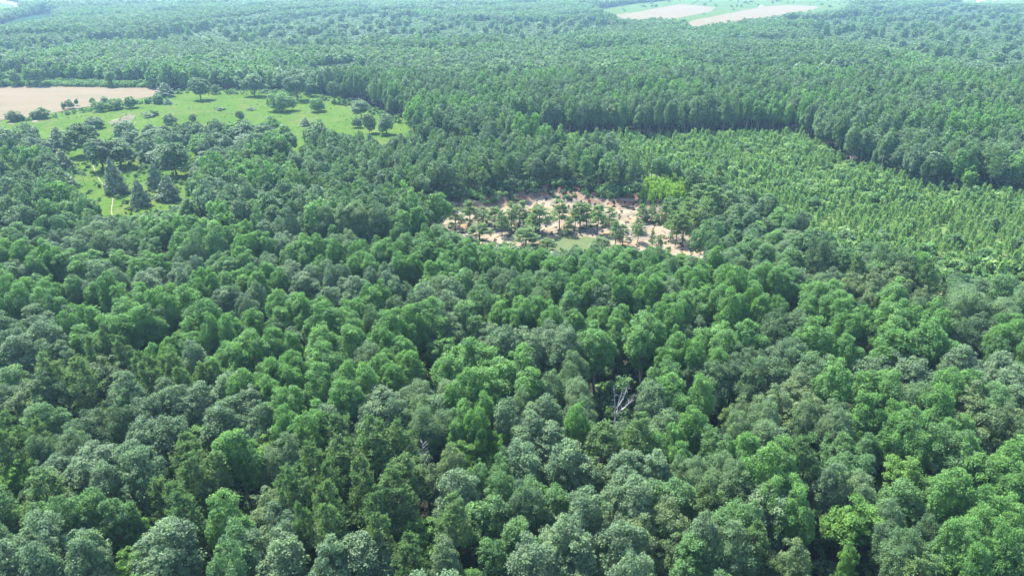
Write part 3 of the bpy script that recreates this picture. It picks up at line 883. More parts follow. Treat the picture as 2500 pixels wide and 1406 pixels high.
def hexgrid(x0, x1, y0, y1, s, rng, jit=.34):
    xs = np.arange(x0, x1, s); ys = np.arange(y0, y1, s * .866)
    gx_, gy_ = np.meshgrid(xs, ys)
    gx_ = gx_ + (np.arange(len(ys)) % 2)[:, None] * s / 2
    gx_ = gx_.ravel() + rng.uniform(-jit, jit, gx_.size) * s
    gy_ = gy_.ravel() + rng.uniform(-jit, jit, gy_.size) * s
    return gx_, gy_


PINEWOOD = poly([(690, 440), (800, 400), (1000, 375), (1300, 400), (1560, 430), (1720, 470), (1760, 500), (1700, 530), (1600, 500), (1340, 478), (1190, 505), (1060, 520), (1000, 540), (880, 560), (740, 540)])
MARGIN = poly([(1690, 520), (1780, 500), (1850, 545), (2000, 625), (2300, 705), (2600, 765), (2700, 860), (2400, 790), (2200, 740), (2000, 715), (1800, 690), (1740, 640)])
SILVO = [poly([(300, 350), (440, 335), (640, 322), (745, 388), (690, 402), (600, 434), (540, 474), (500, 505), (455, 430), (330, 392)]),
         poly([(-400, 360), (0, 338), (105, 345), (118, 405), (60, 438), (-400, 445)])]
YOUNGWOOD = [poly([(-300, 155), (0, 128), (200, 118), (330, 106), (450, 88), (570, 70), (700, 54), (850, 40), (1000, 48), (1150, 60), (1300, 62), (1460, 62), (1520, 82), (1300, 130), (1100, 128), (900, 140), (700, 146), (560, 140), (420, 128), (300, 128), (0, 142), (-300, 170)]),
             poly([(2000, 60), (2300, 20), (2700, 60), (2700, 300), (2450, 240), (2200, 150), (1980, 110)])]


BELT = poly([(-300, 142), (0, 114), (200, 106), (330, 96), (450, 80), (570, 62), (700, 47), (850, 33), (850, 25), (700, 34), (560, 46), (430, 60), (300, 78), (0, 94), (-300, 120)])


def choose(p, rng, n):
    ks = list(p); w = np.array([p[k] for k in ks], float)
    return np.array(ks)[rng.choice(len(ks), n, p=w / w.sum())]


def patchy(x, y, rng, dark=0.0):
    """kinds in patches: noise picks the mix of each stretch of forest"""
    n = len(x)
    a = wob(x, y, 55, 2) + .5 * wob(x, y, 21, 4) + rng.normal(size=n) * .35
    k = np.where(a > .55, 'G', np.where(a > .05, 'M', np.where(a > -.45, 'F', np.where(a > -.85, 'S', 'D'))))
    b = rng.uniform(0, 1, n)
    k = np.where(b < .10 + dark, 'D', np.where(b < .17 + dark, 'P', np.where(b > .975, 'Y', k)))
    return k


rng = np.random.default_rng(5)
FILL = []


def add_fill(x, y, H, R, k, sink):
    ok = sight_ok(x, y, H, R)
    for _ in range(4):
        bad = ~ok
        if not bad.any(): break
        H = np.where(bad, H * .68, H); R = np.where(bad, R * .82, R)
        ok = sight_ok(x, y, H, R)
    keep = ok & (H > 3.2)
    bu, bv, _ = seen_at(x, y, 0 * x)
    for Q in SIGHT[:9]: keep &= ~inside(Q, bu, bv)
    for i in np.nonzero(keep)[0]:
        FILL.append([x[i], y[i], H[i], R[i], str(k[i]), sink[i], 'fill'])


def open_here(x, y):
    r = np.zeros(len(x), bool)
    for P in OPEN: r |= inside(P, x, y)
    return r


# near and middle forest, to 640 m
x, y = hexgrid(-560, 560, 30, 640, 7.4, rng)
u, v, d = seen_at(x, y, 0 * x + 14)
ok = (np.abs(x) < .74 * np.maximum(y, 0) + 75) & ~open_here(x, y)
ok &= ~((edge_dist(FIELD, x, y) < 8) & (edge_dist(PASTURE, x, y) < 8))
x, y = x[ok], y[ok]
dd = np.sqrt((x[:, None] - HX) ** 2 + (y[:, None] - HY) ** 2)
near = (dd / (HRR + 2.6)).min(1)
who = dd[:, :NEAR_N].argmin(1); dwho = dd[:, :NEAR_N].min(1)
ok = near > .74
x, y, who, dwho = x[ok], y[ok], who[ok], dwho[ok]
n = len(x)
k = patchy(x, y, rng)
k = np.where((dwho < 16) & (rng.uniform(0, 1, n) < .6), HK[:NEAR_N][who], k)
inhand = (dwho < 9)
H = rng.uniform(15, 22, n) * (1 + .1 * wob(x, y, 40, 9))
H = np.where(inhand, rng.uniform(11, 18.5, n), H)
R = np.where(inhand, rng.uniform(2.6, 4.6, n), rng.uniform(3.2, 5.8, n))
pw = inside(PINEWOOD, x, y)
k = np.where(pw, choose({'P': 5, 'D': 2, 'F': 2.5, 'S': 1, 'M': 1.2, 'C': .6}, rng, n), k)
H = np.where(pw, rng.uniform(13, 19, n), H); R = np.where(pw, rng.uniform(2.8, 4.4, n), R)
mg = inside(MARGIN, x, y)
k = np.where(mg, choose({'M': 3, 'F': 3, 'D': 2, 'R': .5, 'G': .7}, rng, n), k)
H = np.where(mg, rng.uniform(7, 12, n), H); R = np.where(mg, rng.uniform(3, 4.6, n), R)
R = np.where(k == 'P', np.minimum(R, 3.8), R)
far_line = y > 415
H = np.where(far_line & ~pw, rng.uniform(19, 27, n), H)
H = np.where(k == 'Y', H * .75, H)
add_fill(x, y, H, R, k, rng.uniform(0, .22, n) * ~(pw))
for P in SILVO:
    lo, hi = P.min(0), P.max(0)
    x, y = hexgrid(lo[0], hi[0], lo[1], hi[1], 9.5, rng)
    ok = inside(P, x, y)
    x, y = x[ok], y[ok]
    dd = np.sqrt((x[:, None] - HX) ** 2 + (y[:, None] - HY) ** 2)
    ok = (dd / (HRR + 3.4)).min(1) > .95
    x, y = x[ok], y[ok]; n = len(x)
    add_fill(x, y, rng.uniform(9, 15, n), rng.uniform(3.6, 5.6, n), choose({'D': 5, 'S': 2, 'C': 1.5, 'M': 1.2, 'Y': .3}, rng, n), rng.uniform(.05, .25, n))

# which of them show in the photo, and how much: discs from near to far on a coarse grid
ALL = TREES + FILL
A = np.array([[t[0], t[1], t[2], t[3]] for t in ALL])
u, v, d = seen_at(A[:, 0], A[:, 1], A[:, 2] * .66)
pr = A[:, 3] * FPX / d * .25
ph = A[:, 2] * .30 * FPX / d * .25
GW, GH = 625, 352
claimed = np.zeros((GH, GW), bool)
shown = np.zeros(len(ALL))
for i in np.argsort(d):
    cx, cy_, rx, ry = u[i] / 4, v[i] / 4, pr[i] * .9, ph[i] * .9 + pr[i] * .25
    x0, x1 = int(max(0, cx - rx)), int(min(GW, cx + rx + 1)); y0, y1 = int(max(0, cy_ - ry)), int(min(GH, cy_ + ry + 1))
    if x0 >= x1 or y0 >= y1: continue
    yy, xx = np.mgrid[y0:y1, x0:x1]
    m = (((xx + .5 - cx) / rx) ** 2 + ((yy + .5 - cy_) / ry) ** 2 < 1)
    c = claimed[y0:y1, x0:x1]
    shown[i] = (m & ~c).sum()
    c |= m
SINGLE = set()
for k in 'SGMDYFRPC':
    ids = [i for i in np.argsort(-shown) if ALL[i][4] == k and shown[i] >= 14]
    SINGLE |= set(ids[:290])
SINGLE |= {i for i in range(len(TREES)) if ALL[i][6] != 'crown' and -20 < u[i] < 2520}
for i in range(NEAR_N):
    if shown[i] > 2: SINGLE.add(i)

NAME = {'S': 'oak_tree', 'G': 'poplar_tree', 'M': 'gum_tree', 'D': 'evergreen_oak_tree', 'P': 'pine_tree', 'Y': 'sapling_tree', 'F': 'willow_oak_tree', 'R': 'hickory_tree', 'C': 'cedar_tree'}
LOOK = {'S': 'silvery grey-green oak', 'G': 'bright green leafy tree', 'M': 'mid-green leafy tree', 'D': 'dark green round-crowned oak', 'P': 'olive-green pine',
        'Y': 'yellow-green young tree', 'F': 'soft feathery grey-green tree', 'R': 'brownish olive leafy tree', 'C': 'grey-green cone-shaped tree'}
GROUP = {'crown': 'trees of the near forest', 'fill': 'trees of the near forest', 'free': 'trees standing on the pasture', 'pit': 'pines in the sandy clearing'}
MADE = []
mass = []
for i, t in enumerate(ALL):
    x, y, H, R, k, sink, src = t
    z = tz(x, y)
    rz = random.uniform(0, 6.28)
    if i not in SINGLE:
        mass.append((x, y, z - sink * H, rz, R / UNIT_R, H * (1 + sink) / UNIT_H, k))
        continue
    e = empty(NAME[k], (x, y, z - sink * H), rz, (R / UNIT_R * random.uniform(.94, 1.06), R / UNIT_R * random.uniform(.94, 1.06), H * (1 + sink) / UNIT_H))
    if H < 26: e.rotation_euler = (random.gauss(0, .025), random.gauss(0, .025), rz)
    near = d[i] < 270
    o = obj('trunk', random.choice(TRUNK[k]), e)
    o = obj('crown', random.choice(PIT_CROWN if src == 'pit' else (CROWN if near else CROWN_MID)[k]), e)
    tag(e, None, 'tree', GROUP[src])
    MADE.append((e, k, u[i], v[i], H, R, src, shown[i]))
m = np.array([r[:6] for r in mass])
idx = [random.choice(MID_OF[r[6]]) for r in mass]
stuff('forest_understory', m[:, :3], np.column_stack([0 * m[:, 0], 0 * m[:, 0], m[:, 3]]), m[:, [4, 4, 5]], idx, MID_PROTO, 'forest trees half hidden between and behind the taller crowns', 'forest')

# far forest, from 640 m to the skyline
parts = []
for y0, y1, s in ((640, 1100, 8.2), (1100, 1800, 9.6), (1800, 3300, 12.0)):
    x, y = hexgrid(-.76 * y1 - 60, .76 * y1 + 60, y0, y1, s, rng)
    ok = (np.abs(x) < .76 * y + 60)
    x, y = x[ok], y[ok]
    ok = ~open_here(x, y); x, y = x[ok], y[ok]
    n = len(x)
    k = patchy(x * .35, y * .3, rng, .06)
    H = rng.uniform(15, 20, n) * (1 + .10 * wob(x, y * .6, 90, 6)); R = rng.uniform(.55, .82, n) * s
    stand = wob(x * .6, y * .9, 150, 11) + .12 * wob(x, y, 30, 2)
    yw = stand > .62
    dk = stand < -.5
    H = np.where(dk, H * 1.22, H)
    k = np.where(dk & (rng.uniform(0, 1, n) < .6), 'D', k)
    for P in YOUNGWOOD: yw |= inside(P, x, y)
    belt = inside(BELT, x, y)
    H = np.where(belt, rng.uniform(21, 26, n), H); k = np.where(belt, choose({'D': 3, 'F': 2, 'S': 1.5, 'M': 1}, rng, n), k)
    yw &= ~belt
    tallodd = rng.uniform(0, 1, n) < .05
    H = np.where(yw & ~tallodd, rng.uniform(5.5, 9, n), H); R = np.where(yw & ~tallodd, R * .8, R)
    k = np.where(yw, choose({'F': 3, 'M': 3, 'S': 3, 'G': 1, 'J': 0.0001}, rng, n), k)
    k = np.where(k == 'J', 'F', k)
    k = np.where((y > 1000) & (k == 'Y'), 'M', k)
    ok = sight_ok(x, y, H, R)
    for _ in range(4):
        H = np.where(ok, H, H * .68); R = np.where(ok, R, R * .85)
        ok = sight_ok(x, y, H, R)
    ok &= H > 3
    parts.append((x[ok], y[ok], H[ok], R[ok], k[ok]))
x, y, H, R = [np.concatenate([p[j] for p in parts]) for j in range(4)]
k = np.concatenate([p[4] for p in parts])
n = len(x)
sk = rng.uniform(.08, .35, n)
pick = np.array([FAR_OF[a][b] for a, b in zip(k, rng.integers(0, 2, n))])
stuff('distant_forest', np.column_stack([x, y, terrain(x, y) - sk * H]), np.column_stack([0 * x, 0 * x, rng.uniform(0, 6.28, n)]),
      np.column_stack([R / UNIT_R, R / UNIT_R, H * (1 + sk) / UNIT_H]), pick, FAR_PROTO, 'distant unbroken forest that stretches away to the top of the photo', 'forest')
print('trees', len(ALL), 'single', len(MADE), 'mass', len(mass), 'far', n)

# ------------------------------------------------------------------ the young pine plantation
lo, hi = PLANT.min(0), PLANT.max(0)
x, y = hexgrid(lo[0], min(hi[0], 520), lo[1], hi[1], 3.7, rng, .48)
ok = inside(PLANT, x, y) & (np.abs(x) < .76 * y + 40)
gap = wob(x, y, 14, 8) + .6 * wob(x, y, 5, 3)
ok &= (gap < 1.15) & (rng.uniform(0, 1, len(x)) < .93)
for P in (LIME, SAND_SPOT): ok &= ~inside(P, x, y)
x, y = x[ok], y[ok]
n = len(x)
h = rng.uniform(.55, 1.35, n) * (1 + .3 * wob(x, y, 30, 5))
u, v, d = seen_at(x, y, 3 + 0 * x)
vis = inside(SIGHT[6], u, v) & (u < 2500)
order = np.argsort(np.where(vis, d, 1e9))[:290]
single = np.zeros(n, bool); single[order] = True
leafy = (~single) & (rng.uniform(0, 1, n) < .46 + .2 * (v > 560))
z = terrain(x, y)
for j in order:
    o = obj('young_pine', random.choice(YOUNG))
    o.location = (x[j], y[j], z[j]); o.rotation_euler = (0, 0, random.uniform(0, 6.28)); q = h[j] * 1.05
    o.scale = (q, q, q)
    tag(o, 'small spiky light-green pine among many alike in the young plantation', 'young pine', 'young pines of the plantation')
pick = np.where(leafy, 4 + rng.integers(0, 8, n), rng.integers(0, 4, n))
protos = YOUNG + [b for kk in 'MGJJ' for b in BUSH[kk]]
sc = np.where(leafy, h * rng.uniform(.8, 1.5, n), h * 1.05)
m = ~single
stuff('young_pine_mass', np.column_stack([x, y, z])[m], np.column_stack([0 * x, 0 * x, rng.uniform(0, 6.28, n)])[m], np.column_stack([sc * np.where(leafy, 1, 1), sc, sc])[m],
      pick[m], protos, 'dense young pines and scrub filling the cleared slope beside the forest', 'plantation')

# larger leafy saplings and small trees that stand up out of the young pines: foot, height, width in photo pixels, kind
for t in """1725,400,26,24,D 1690,372,22,20,M 1760,420,40,40,M 1985,510,34,34,M 2010,505,26,24,D 2060,450,26,26,D 2220,560,34,40,M 2330,600,40,46,M 2420,560,36,40,F 2150,600,44,50,F
2250,630,44,50,M 2060,600,46,50,D 1960,560,44,46,F 2400,640,44,50,M 2480,610,38,44,F 1900,430,22,26,G 2300,520,24,30,M 2480,530,28,34,M 1830,380,18,20,F 2360,480,22,26,F""".split():
    uu, vv, hp, wp, kk = t.split(','); uu, vv, hp, wp = float(uu), float(vv), float(hp), float(wp)
    X0, Y0 = ground_xy(uu, vv); dd0 = seen_at(X0, Y0, 3)[2]
    H0, R0 = hp / (vv + 80) * 103, wp * dd0 / FPX / 2
    e = empty(NAME[kk], (X0, Y0, tz(X0, Y0) - .25 * H0), random.uniform(0, 6.28), (R0 / UNIT_R, R0 / UNIT_R, H0 * 1.25 / UNIT_H))
    obj('trunk', random.choice(TRUNK[kk]), e); obj('crown', random.choice(CROWN_MID[kk]), e)
    tag(e, None, 'tree', 'leafy trees scattered over the plantation')
    MADE.append((e, kk, uu, vv - hp / 2, H0, R0, 'plant', 50))

# the bright lime-green thicket at the back of the clearing
lo, hi = LIME.min(0), LIME.max(0)
x, y = hexgrid(lo[0], hi[0], lo[1], hi[1], 2.6, rng, .3)
ok = inside(LIME, x, y) & (edge_dist(LIME, x, y) > rng.uniform(0, 5, len(x))); x, y = x[ok], y[ok]
lime_me = []
MAT_LIME = leaf_mat('lime_shoots', (0.150, 0.250, 0.060), (0.180, 0.280, 0.076), .5, .35, .4)
for i in range(3):
    r2 = np.random.default_rng(990 + i)
    nn = 240
    g = r2.uniform(0, 1, nn); q = r2.uniform(0, 6.28, nn); rr = (.35 + .75 * (1 - g)) * r2.uniform(.3, 1.1, nn)
    P = np.stack([rr * np.cos(q), rr * np.sin(q), .3 + 5.2 * g], 1)
    dv = np.stack([np.cos(q) * .35, np.sin(q) * .35, np.ones(nn)], 1) + r2.normal(size=(nn, 3)) * .25
    dv /= np.linalg.norm(dv, axis=1)[:, None]
    a = np.cross(dv, r2.normal(size=(nn, 3))); a /= np.linalg.norm(a, axis=1)[:, None]
    V = np.stack([P - a * .1, P + a * .1, P + dv * .7 + a * .12, P + dv * 1.05], 1).reshape(-1, 3)
    lime_me.append(mesh_from('lime_shoots', V, np.arange(4 * nn, dtype=np.int32).reshape(-1, 4), [MAT_LIME], var=np.repeat(r2.uniform(0, 1, nn), 4)))
n = len(x)
hh = rng.uniform(.55, 1.2, n)
stuff('lime_green_thicket_foliage', np.column_stack([x, y, terrain(x, y)]), np.column_stack([0 * x, 0 * x, rng.uniform(0, 6.28, n)]), np.column_stack([hh * 1.25, hh * 1.25, hh]),
      rng.integers(0, 3, n), lime_me, 'bright lime-green thicket of upright shoots behind the sandy clearing', 'thicket')

# ------------------------------------------------------------------ low growth
bx, by, bs_, bp = [], [], [], []
BPROTO = [b for kk in 'DMGSYCJ' for b in BUSH[kk]]


def scatter(P, step, prob, s0, s1, kinds):
    lo, hi = P.min(0), P.max(0)
    x, y = hexgrid(lo[0], hi[0], lo[1], hi[1], step, rng, .45)
    ok = inside(P, x, y) & (rng.uniform(0, 1, len(x)) < prob) & (np.abs(x) < .76 * y + 40)
    x, y = x[ok], y[ok]
    bx.append(x); by.append(y); bs_.append(rng.uniform(s0, s1, len(x)))
    bp.append(np.array([2 * 'DMGSYCJ'.index(q) for q in choose(kinds, rng, len(x))], int) + rng.integers(0, 2, len(x)) if len(x) else np.zeros(0, int))


scatter(BRUSH, 3.4, .9, .7, 1.6, {'M': 2, 'J': 3, 'G': 1, 'D': .6})
scatter(poly([(430, 220), (640, 220), (760, 230), (860, 248), (960, 284), (1000, 300), (1000, 316), (940, 296), (850, 262), (760, 246), (640, 234), (430, 232)]), 4.2, .55, .4, 1.2, {'M': 2, 'J': 3, 'G': 1, 'D': .4})
scatter(poly([(180, 400), (300, 395), (460, 420), (470, 500), (300, 540), (260, 540), (160, 460)]), 4.0, .3, .25, .8, {'M': 2, 'J': 2, 'D': 1})
scatter(PASTURE, 5.5, .16, .08, .32, {'M': 2, 'J': 2, 'G': 1})
scatter(poly([(0, 340), (640, 320), (740, 390), (560, 450), (470, 505), (0, 430)]), 5, .35, .4, 1.0, {'M': 2, 'D': 2, 'J': 1})
scatter(poly([(30, 292), (110, 281), (330, 250), (415, 234), (420, 242), (330, 258), (110, 290), (30, 300)]), 3, .45, .25, .8, {'M': 2, 'D': 1, 'G': 1})
back = poly([(1010, 545), (1050, 515), (1105, 500), (1180, 497), (1235, 482), (1340, 466), (1440, 484), (1560, 492), (1600, 505), (1660, 535), (1750, 590), (1790, 600), (1700, 520), (1600, 470), (1440, 455), (1180, 470), (1000, 510)])
scatter(back, 3.2, .5, .4, 1.2, {'D': 3, 'M': 3, 'J': 1.5})
scatter(poly([(1000, 575), (1180, 612), (1300, 640), (1480, 645), (1600, 655), (1690, 672), (1760, 650), (1760, 720), (1500, 720), (1200, 700), (1000, 640)]), 3.2, .8, .6, 1.5, {'D': 2, 'M': 3, 'S': 2, 'J': 1})
scatter(PIT, 4.0, .06, .12, .5, {'M': 2, 'D': 1, 'J': 1})
for t in TREES:
    if t[6] == 'pit' and random.random() < .7:
        q = np.array([(t[0] + a * 3.2, t[1] + b * 3.2) for a, b in ((-1, -1), (1, -1), (1, 1), (-1, 1))])
        scatter(q, 1.9, .3, .15, .55, {'M': 2, 'D': 2, 'J': 1})
scatter(poly([(1750, 480), (1850, 540), (1960, 600), (2100, 650), (2300, 695), (2600, 740), (2600, 790), (2200, 730), (1900, 660), (1760, 600)]), 3.6, .8, .8, 1.8, {'D': 2, 'M': 3, 'F': 0.0001, 'J': 2} if False else {'D': 2, 'M': 3, 'J': 2})
scatter(np.array([(-330, 40), (330, 40), (330, 420), (-330, 420)], float), 4.6, .75, .7, 1.7, {'D': 4, 'M': 2})
scatter(FAR_GREEN, 26, .10, 1.0, 2.6, {'D': 2, 'M': 2})
x, y = np.concatenate(bx), np.concatenate(by); sc = np.concatenate(bs_); pk = np.concatenate(bp)
ok = ~inside(POND, x, y) & ~inside(FAR_TAN_A, x, y) & ~inside(FAR_TAN_B, x, y) & ~inside(SAND_SPOT, x, y)
floor_ = sc * 0 > 1
floor_[sum(len(q) for q in bx[:-2]):sum(len(q) for q in bx[:-1])] = True
ok &= ~(floor_ & open_here(x, y) & ~inside(HOLE, x, y))
x, y, sc, pk = x[ok], y[ok], sc[ok], pk[ok]
n = len(x)
stuff('undergrowth', np.column_stack([x, y, terrain(x, y)]), np.column_stack([0 * x, 0 * x, rng.uniform(0, 6.28, n)]), np.column_stack([sc, sc, sc * rng.uniform(.8, 1.15, n)]), pk, BPROTO,
      'low scrub and weeds along the edges of fields, pasture and clearing', 'undergrowth')

# single shrubs out on the grass
for uu, vv, hp, wp, kk, lab in ((366, 287, 10, 30, 'D', 'low dark shrub on open grass, larger of two beside the bare soil patch'),
                                (380, 284, 15, 18, 'D', 'taller dark shrub on open grass, right one of two beside the bare soil patch'),
                                (540, 270, 7, 24, 'D', 'flat dark brush clump on the upper pasture, left one of two'),
                                (615, 270, 7, 20, 'C', 'flat grey brush clump on the upper pasture, right one of two'),
                                (164, 280, 8, 9, 'D', 'tiny dark bush on the grass below the hedge of the pale field')):
    X0, Y0 = ground_xy(uu, vv); dd0 = seen_at(X0, Y0, 1)[2]
    o = obj('shrub', BUSH[kk][0]); o.location = (X0, Y0, tz(X0, Y0)); w0 = wp * dd0 / FPX / 3.2
    o.scale = (w0, w0, hp / (vv + 80) * 103 / 2.9)
    tag(o, lab, 'shrub', 'shrubs on the pasture')

# ------------------------------------------------------------------ bare trees
def limb(pts, r0, r1, n=6):
    r0, r1 = r0 * .95, r1 * 1.1
    pts = np.asarray(pts, float)
    t = np.linspace(0, len(pts) - 1, (len(pts) - 1) * 3 + 1)
    P = np.stack([np.interp(t, range(len(pts)), pts[:, j]) for j in range(3)], 1)
    P[1:-1] += np.random.default_rng(len(pts)).normal(size=P[1:-1].shape) * r0 * .35
    return tube(P, np.linspace(r0, r1, len(P)), n)


bX, bY = ground_xy(1500, 1036, 8.0)
mpp = seen_at(bX, bY, 8)[2] / FPX
dead = empty('dead_tree', (bX, bY, tz(bX, bY)))


def dp(X, Yp, dy=0.0):
    return ((X - 705) / 3.516 * mpp, dy, 8.0 + (830 - Yp) / 3.516 * mpp / .84)


V, F = limb([(0, 0, -.5), (.05, 0, 4), dp(703, 830), dp(708, 780), dp(716, 720), dp(728, 670), dp(740, 600), dp(741, 515)], .30, .05, 8)
obj('trunk', mesh_from('dead_trunk', V, F, [MAT_DEAD], smooth=True), dead)
limbs = [([dp(708, 770), dp(700, 700, -.4), dp(697, 640, -.8), dp(680, 560, -1.0), dp(672, 495, -1.1)], .15, .03),
         ([dp(722, 690), dp(760, 640, .5), dp(783, 600, .8), dp(795, 545, 1.0), dp(784, 512, 1.0)], .15, .03),
         ([dp(716, 735), dp(770, 690, -.5), dp(805, 640, -.9), dp(830, 600, -1.1), dp(851, 550, -1.2)], .16, .03),
         ([dp(712, 760), dp(752, 722, .4), dp(810, 685, .9), dp(866, 648, 1.2)], .15, .03)]
rr = np.random.default_rng(3)
for pts, a, b in limbs:
    parts_ = [limb(pts, a, b)]
    P = np.array(pts)
    for j in range(12):
        g = rr.uniform(.3, 1) * (len(P) - 1)
        c = np.array([np.interp(g, range(len(P)), P[:, q]) for q in range(3)])
        dv = rr.normal(size=3) * .5 + np.array((0, 0, .45))
        parts_.append(tube([c, c + dv * .6, c + dv * rr.uniform(.9, 1.6)], [.035, .024, .01], 4))
    V, F = join(parts_)
    obj('branch', mesh_from('dead_branch', V, F, [MAT_DEAD], smooth=True), dead)
P = np.array([dp(rr.uniform(690, 815), rr.uniform(430, 520), rr.uniform(-.8, 1)) for _ in range(150)])
N = rr.normal(size=P.shape); N /= np.linalg.norm(N, axis=1)[:, None]
V, F, var = leaf_quads(P, N, .24, rr)
obj('leaves', mesh_from('sprig_leaves', V, F, [LEAF['F']], var=var), dead)
tag(dead, 'bare dead tree with pale grey forked limbs in a dark forest gap', 'tree')


def bare_tree(name, u, v, z, Htot, r0, label, twigs, seed, zspan=.45, spread=.22, group=None):
    rr = np.random.default_rng(seed)
    X0, Y0 = ground_xy(u, v, z)
    e = empty(name, (X0, Y0, tz(X0, Y0)))
    top = np.array((rr.normal() * .3, rr.normal() * .3, Htot))
    V, F = limb([(0, 0, -.5), (.02, .03, Htot * .3), (top[0] * .6, top[1] * .6, Htot * .65), top], r0, .03, 6)
    obj('trunk', mesh_from('bare_trunk', V, F, [MAT_DEAD], smooth=True), e)
    for j in range(twigs):
        g = zspan + (1 - zspan) * (j + rr.uniform(0, 1)) / twigs
        c = np.array((top[0] * g, top[1] * g, Htot * g * .98))
        q = rr.uniform(0, 6.28); ln = Htot * spread * (1.15 - g) * rr.uniform(.6, 1.3) + .5
        dv = np.array((math.cos(q), math.sin(q), rr.uniform(.2, .9)))
        parts_ = [tube([c, c + dv * ln * .5, c + dv * ln + np.array((0, 0, .2))], [r0 * .3, r0 * .2, .015], 4)]
        for _ in range(4):
            cc = c + dv * ln * rr.uniform(.4, 1)
            parts_.append(tube([cc, cc + (rr.normal(size=3) * .5 + dv * .3) * ln * .35], [.03, .012], 3))
        V, F = join(parts_)
        obj('branch', mesh_from('bare_branch', V, F, [MAT_DEAD], smooth=True), e)
    tag(e, label, 'tree', group)
    return e


bare_tree('dead_pine_tree', 1042, 1150, 9.5, 17, .22, 'slim dead pine with grey twigs standing among the olive-green pines', 16, 8, .5, .12)
bare_tree('dead_tree', 131, 380, 0, 7.8, .16, 'thin bare leaning tree on the pasture near the grove at far left', 6, 9, .35, .3)
bare_tree('dead_tree', 206, 449, 0, 9.0, .16, 'thin bare tree beside the pale cattle path in the grassy gap', 7, 10, .35, .28)
bare_tree('dead_tree', 2147, 432, 0, 11.5, .17, 'straight pale bare trunk at the edge of the plantation tree line', 4, 12, .8, .08)
bare_tree('dead_tree', 2120, 415, 0, 9.5, .12, 'thinner pale bare trunk left of the straight one by the plantation', 4, 13, .8, .08)

# ------------------------------------------------------------------ small buildings
MAT_WHITE = plain_mat('white_boards', (0.70, 0.69, 0.66), .6, .06)
MAT_TIN = plain_mat('pale_tin', (0.62, 0.62, 0.62), .45, .08)
MAT_RUST = plain_mat('rusty_tin', (0.33, 0.17, 0.13), .7, .3)
MAT_REDROOF = plain_mat('red_roof', (0.36, 0.19, 0.15), .7, .15)
MAT_DARK = plain_mat('dark_glass', (0.03, 0.035, 0.04), .2, .1)
MAT_BROWN = plain_mat('brown_boards', (0.13, 0.085, 0.065), .8, .25)


def box(x0, x1, y0, y1, z0, z1):
    V = np.array([(x, y, z) for z in (z0, z1) for y in (y0, y1) for x in (x0, x1)], float)
    F = np.array([(0, 2, 3, 1), (4, 5, 7, 6), (0, 1, 5, 4), (2, 6, 7, 3), (0, 4, 6, 2), (1, 3, 7, 5)], np.int32)
    return V, F


def house(name, u, v, w, dpt, h, rz, wall, roof, label, gable=2.2):
    X0, Y0 = ground_xy(u, v)
    e = empty(name, (X0, Y0, tz(X0, Y0)), rz)
    V, F = box(-w / 2, w / 2, -dpt / 2, dpt / 2, -.4, h)
    g = np.array([(-w / 2, 0, h + gable * .94), (w / 2, 0, h + gable * .94)])
    n0 = len(V)
    V = np.vstack([V, g])
    tri = np.array([(4, 6, n0), (7, 5, n0 + 1)], np.int32)
    obj('wall', mesh_from('house_wall', V, [F, tri], [wall]), e)
    o_ = .5
    sl = gable / (dpt / 2)
    for sgn in (-1, 1):
        ye, ze = sgn * (dpt / 2 + o_), h - o_ * sl + .12
        R4 = np.array([(-w / 2 - o_, ye, ze), (w / 2 + o_, ye, ze), (w / 2 + o_, 0, h + gable + .12), (-w / 2 - o_, 0, h + gable + .12)])
        V = np.vstack([R4, R4 + np.array((0, 0, .16))])
        F = np.array([(0, 1, 2, 3), (4, 7, 6, 5), (0, 4, 5, 1), (1, 5, 6, 2), (2, 6, 7, 3), (3, 7, 4, 0)], np.int32)
        obj('roof', mesh_from('house_roof', V, F, [roof]), e)
    V, F = box(-.5, .5, -dpt / 2 - .06, -dpt / 2 - .003, 0, 2.1)
    obj('door', mesh_from('house_door', V, F, [MAT_BROWN]), e)
    for xx in (-w * .32, w * .32):
        V, F = box(xx - .6, xx + .6, -dpt / 2 - .05, -dpt / 2 - .003, 1, 2.2)
        obj('window', mesh_from('house_window', V, F, [MAT_DARK]), e)
    tag(e, label, 'house')
    return e


house('farm_house', 866, 17, 13, 9, 4.2, .1, MAT_WHITE, MAT_TIN, 'small pale-roofed house among distant trees beside the far glade', 2.6)
house('farm_house', 921, 18, 9, 9, 5.5, -.2, MAT_WHITE, MAT_TIN, 'bright white house behind distant trees, right of the far glade', 2.2)
house('field_shed', 1857, 19, 9, 7, 3.2, .3, MAT_WHITE, MAT_TIN, 'small white shed on the far green beside the ploughed field', 1.8)
house('farm_house', 2395, 6, 22, 13, 4.5, .05, MAT_WHITE, MAT_REDROOF, 'long farm house with a reddish roof near the top right corner', 4.0)
house('farm_barn', 2365, 2, 24, 14, 5.5, -.1, MAT_WHITE, MAT_TIN, 'large pale barn behind the red-roofed farm house', 4.0)
house('farm_barn', 2432, 3, 20, 12, 5.0, .2, MAT_TIN, MAT_TIN, 'grey metal barn right of the red-roofed farm house', 3.6)

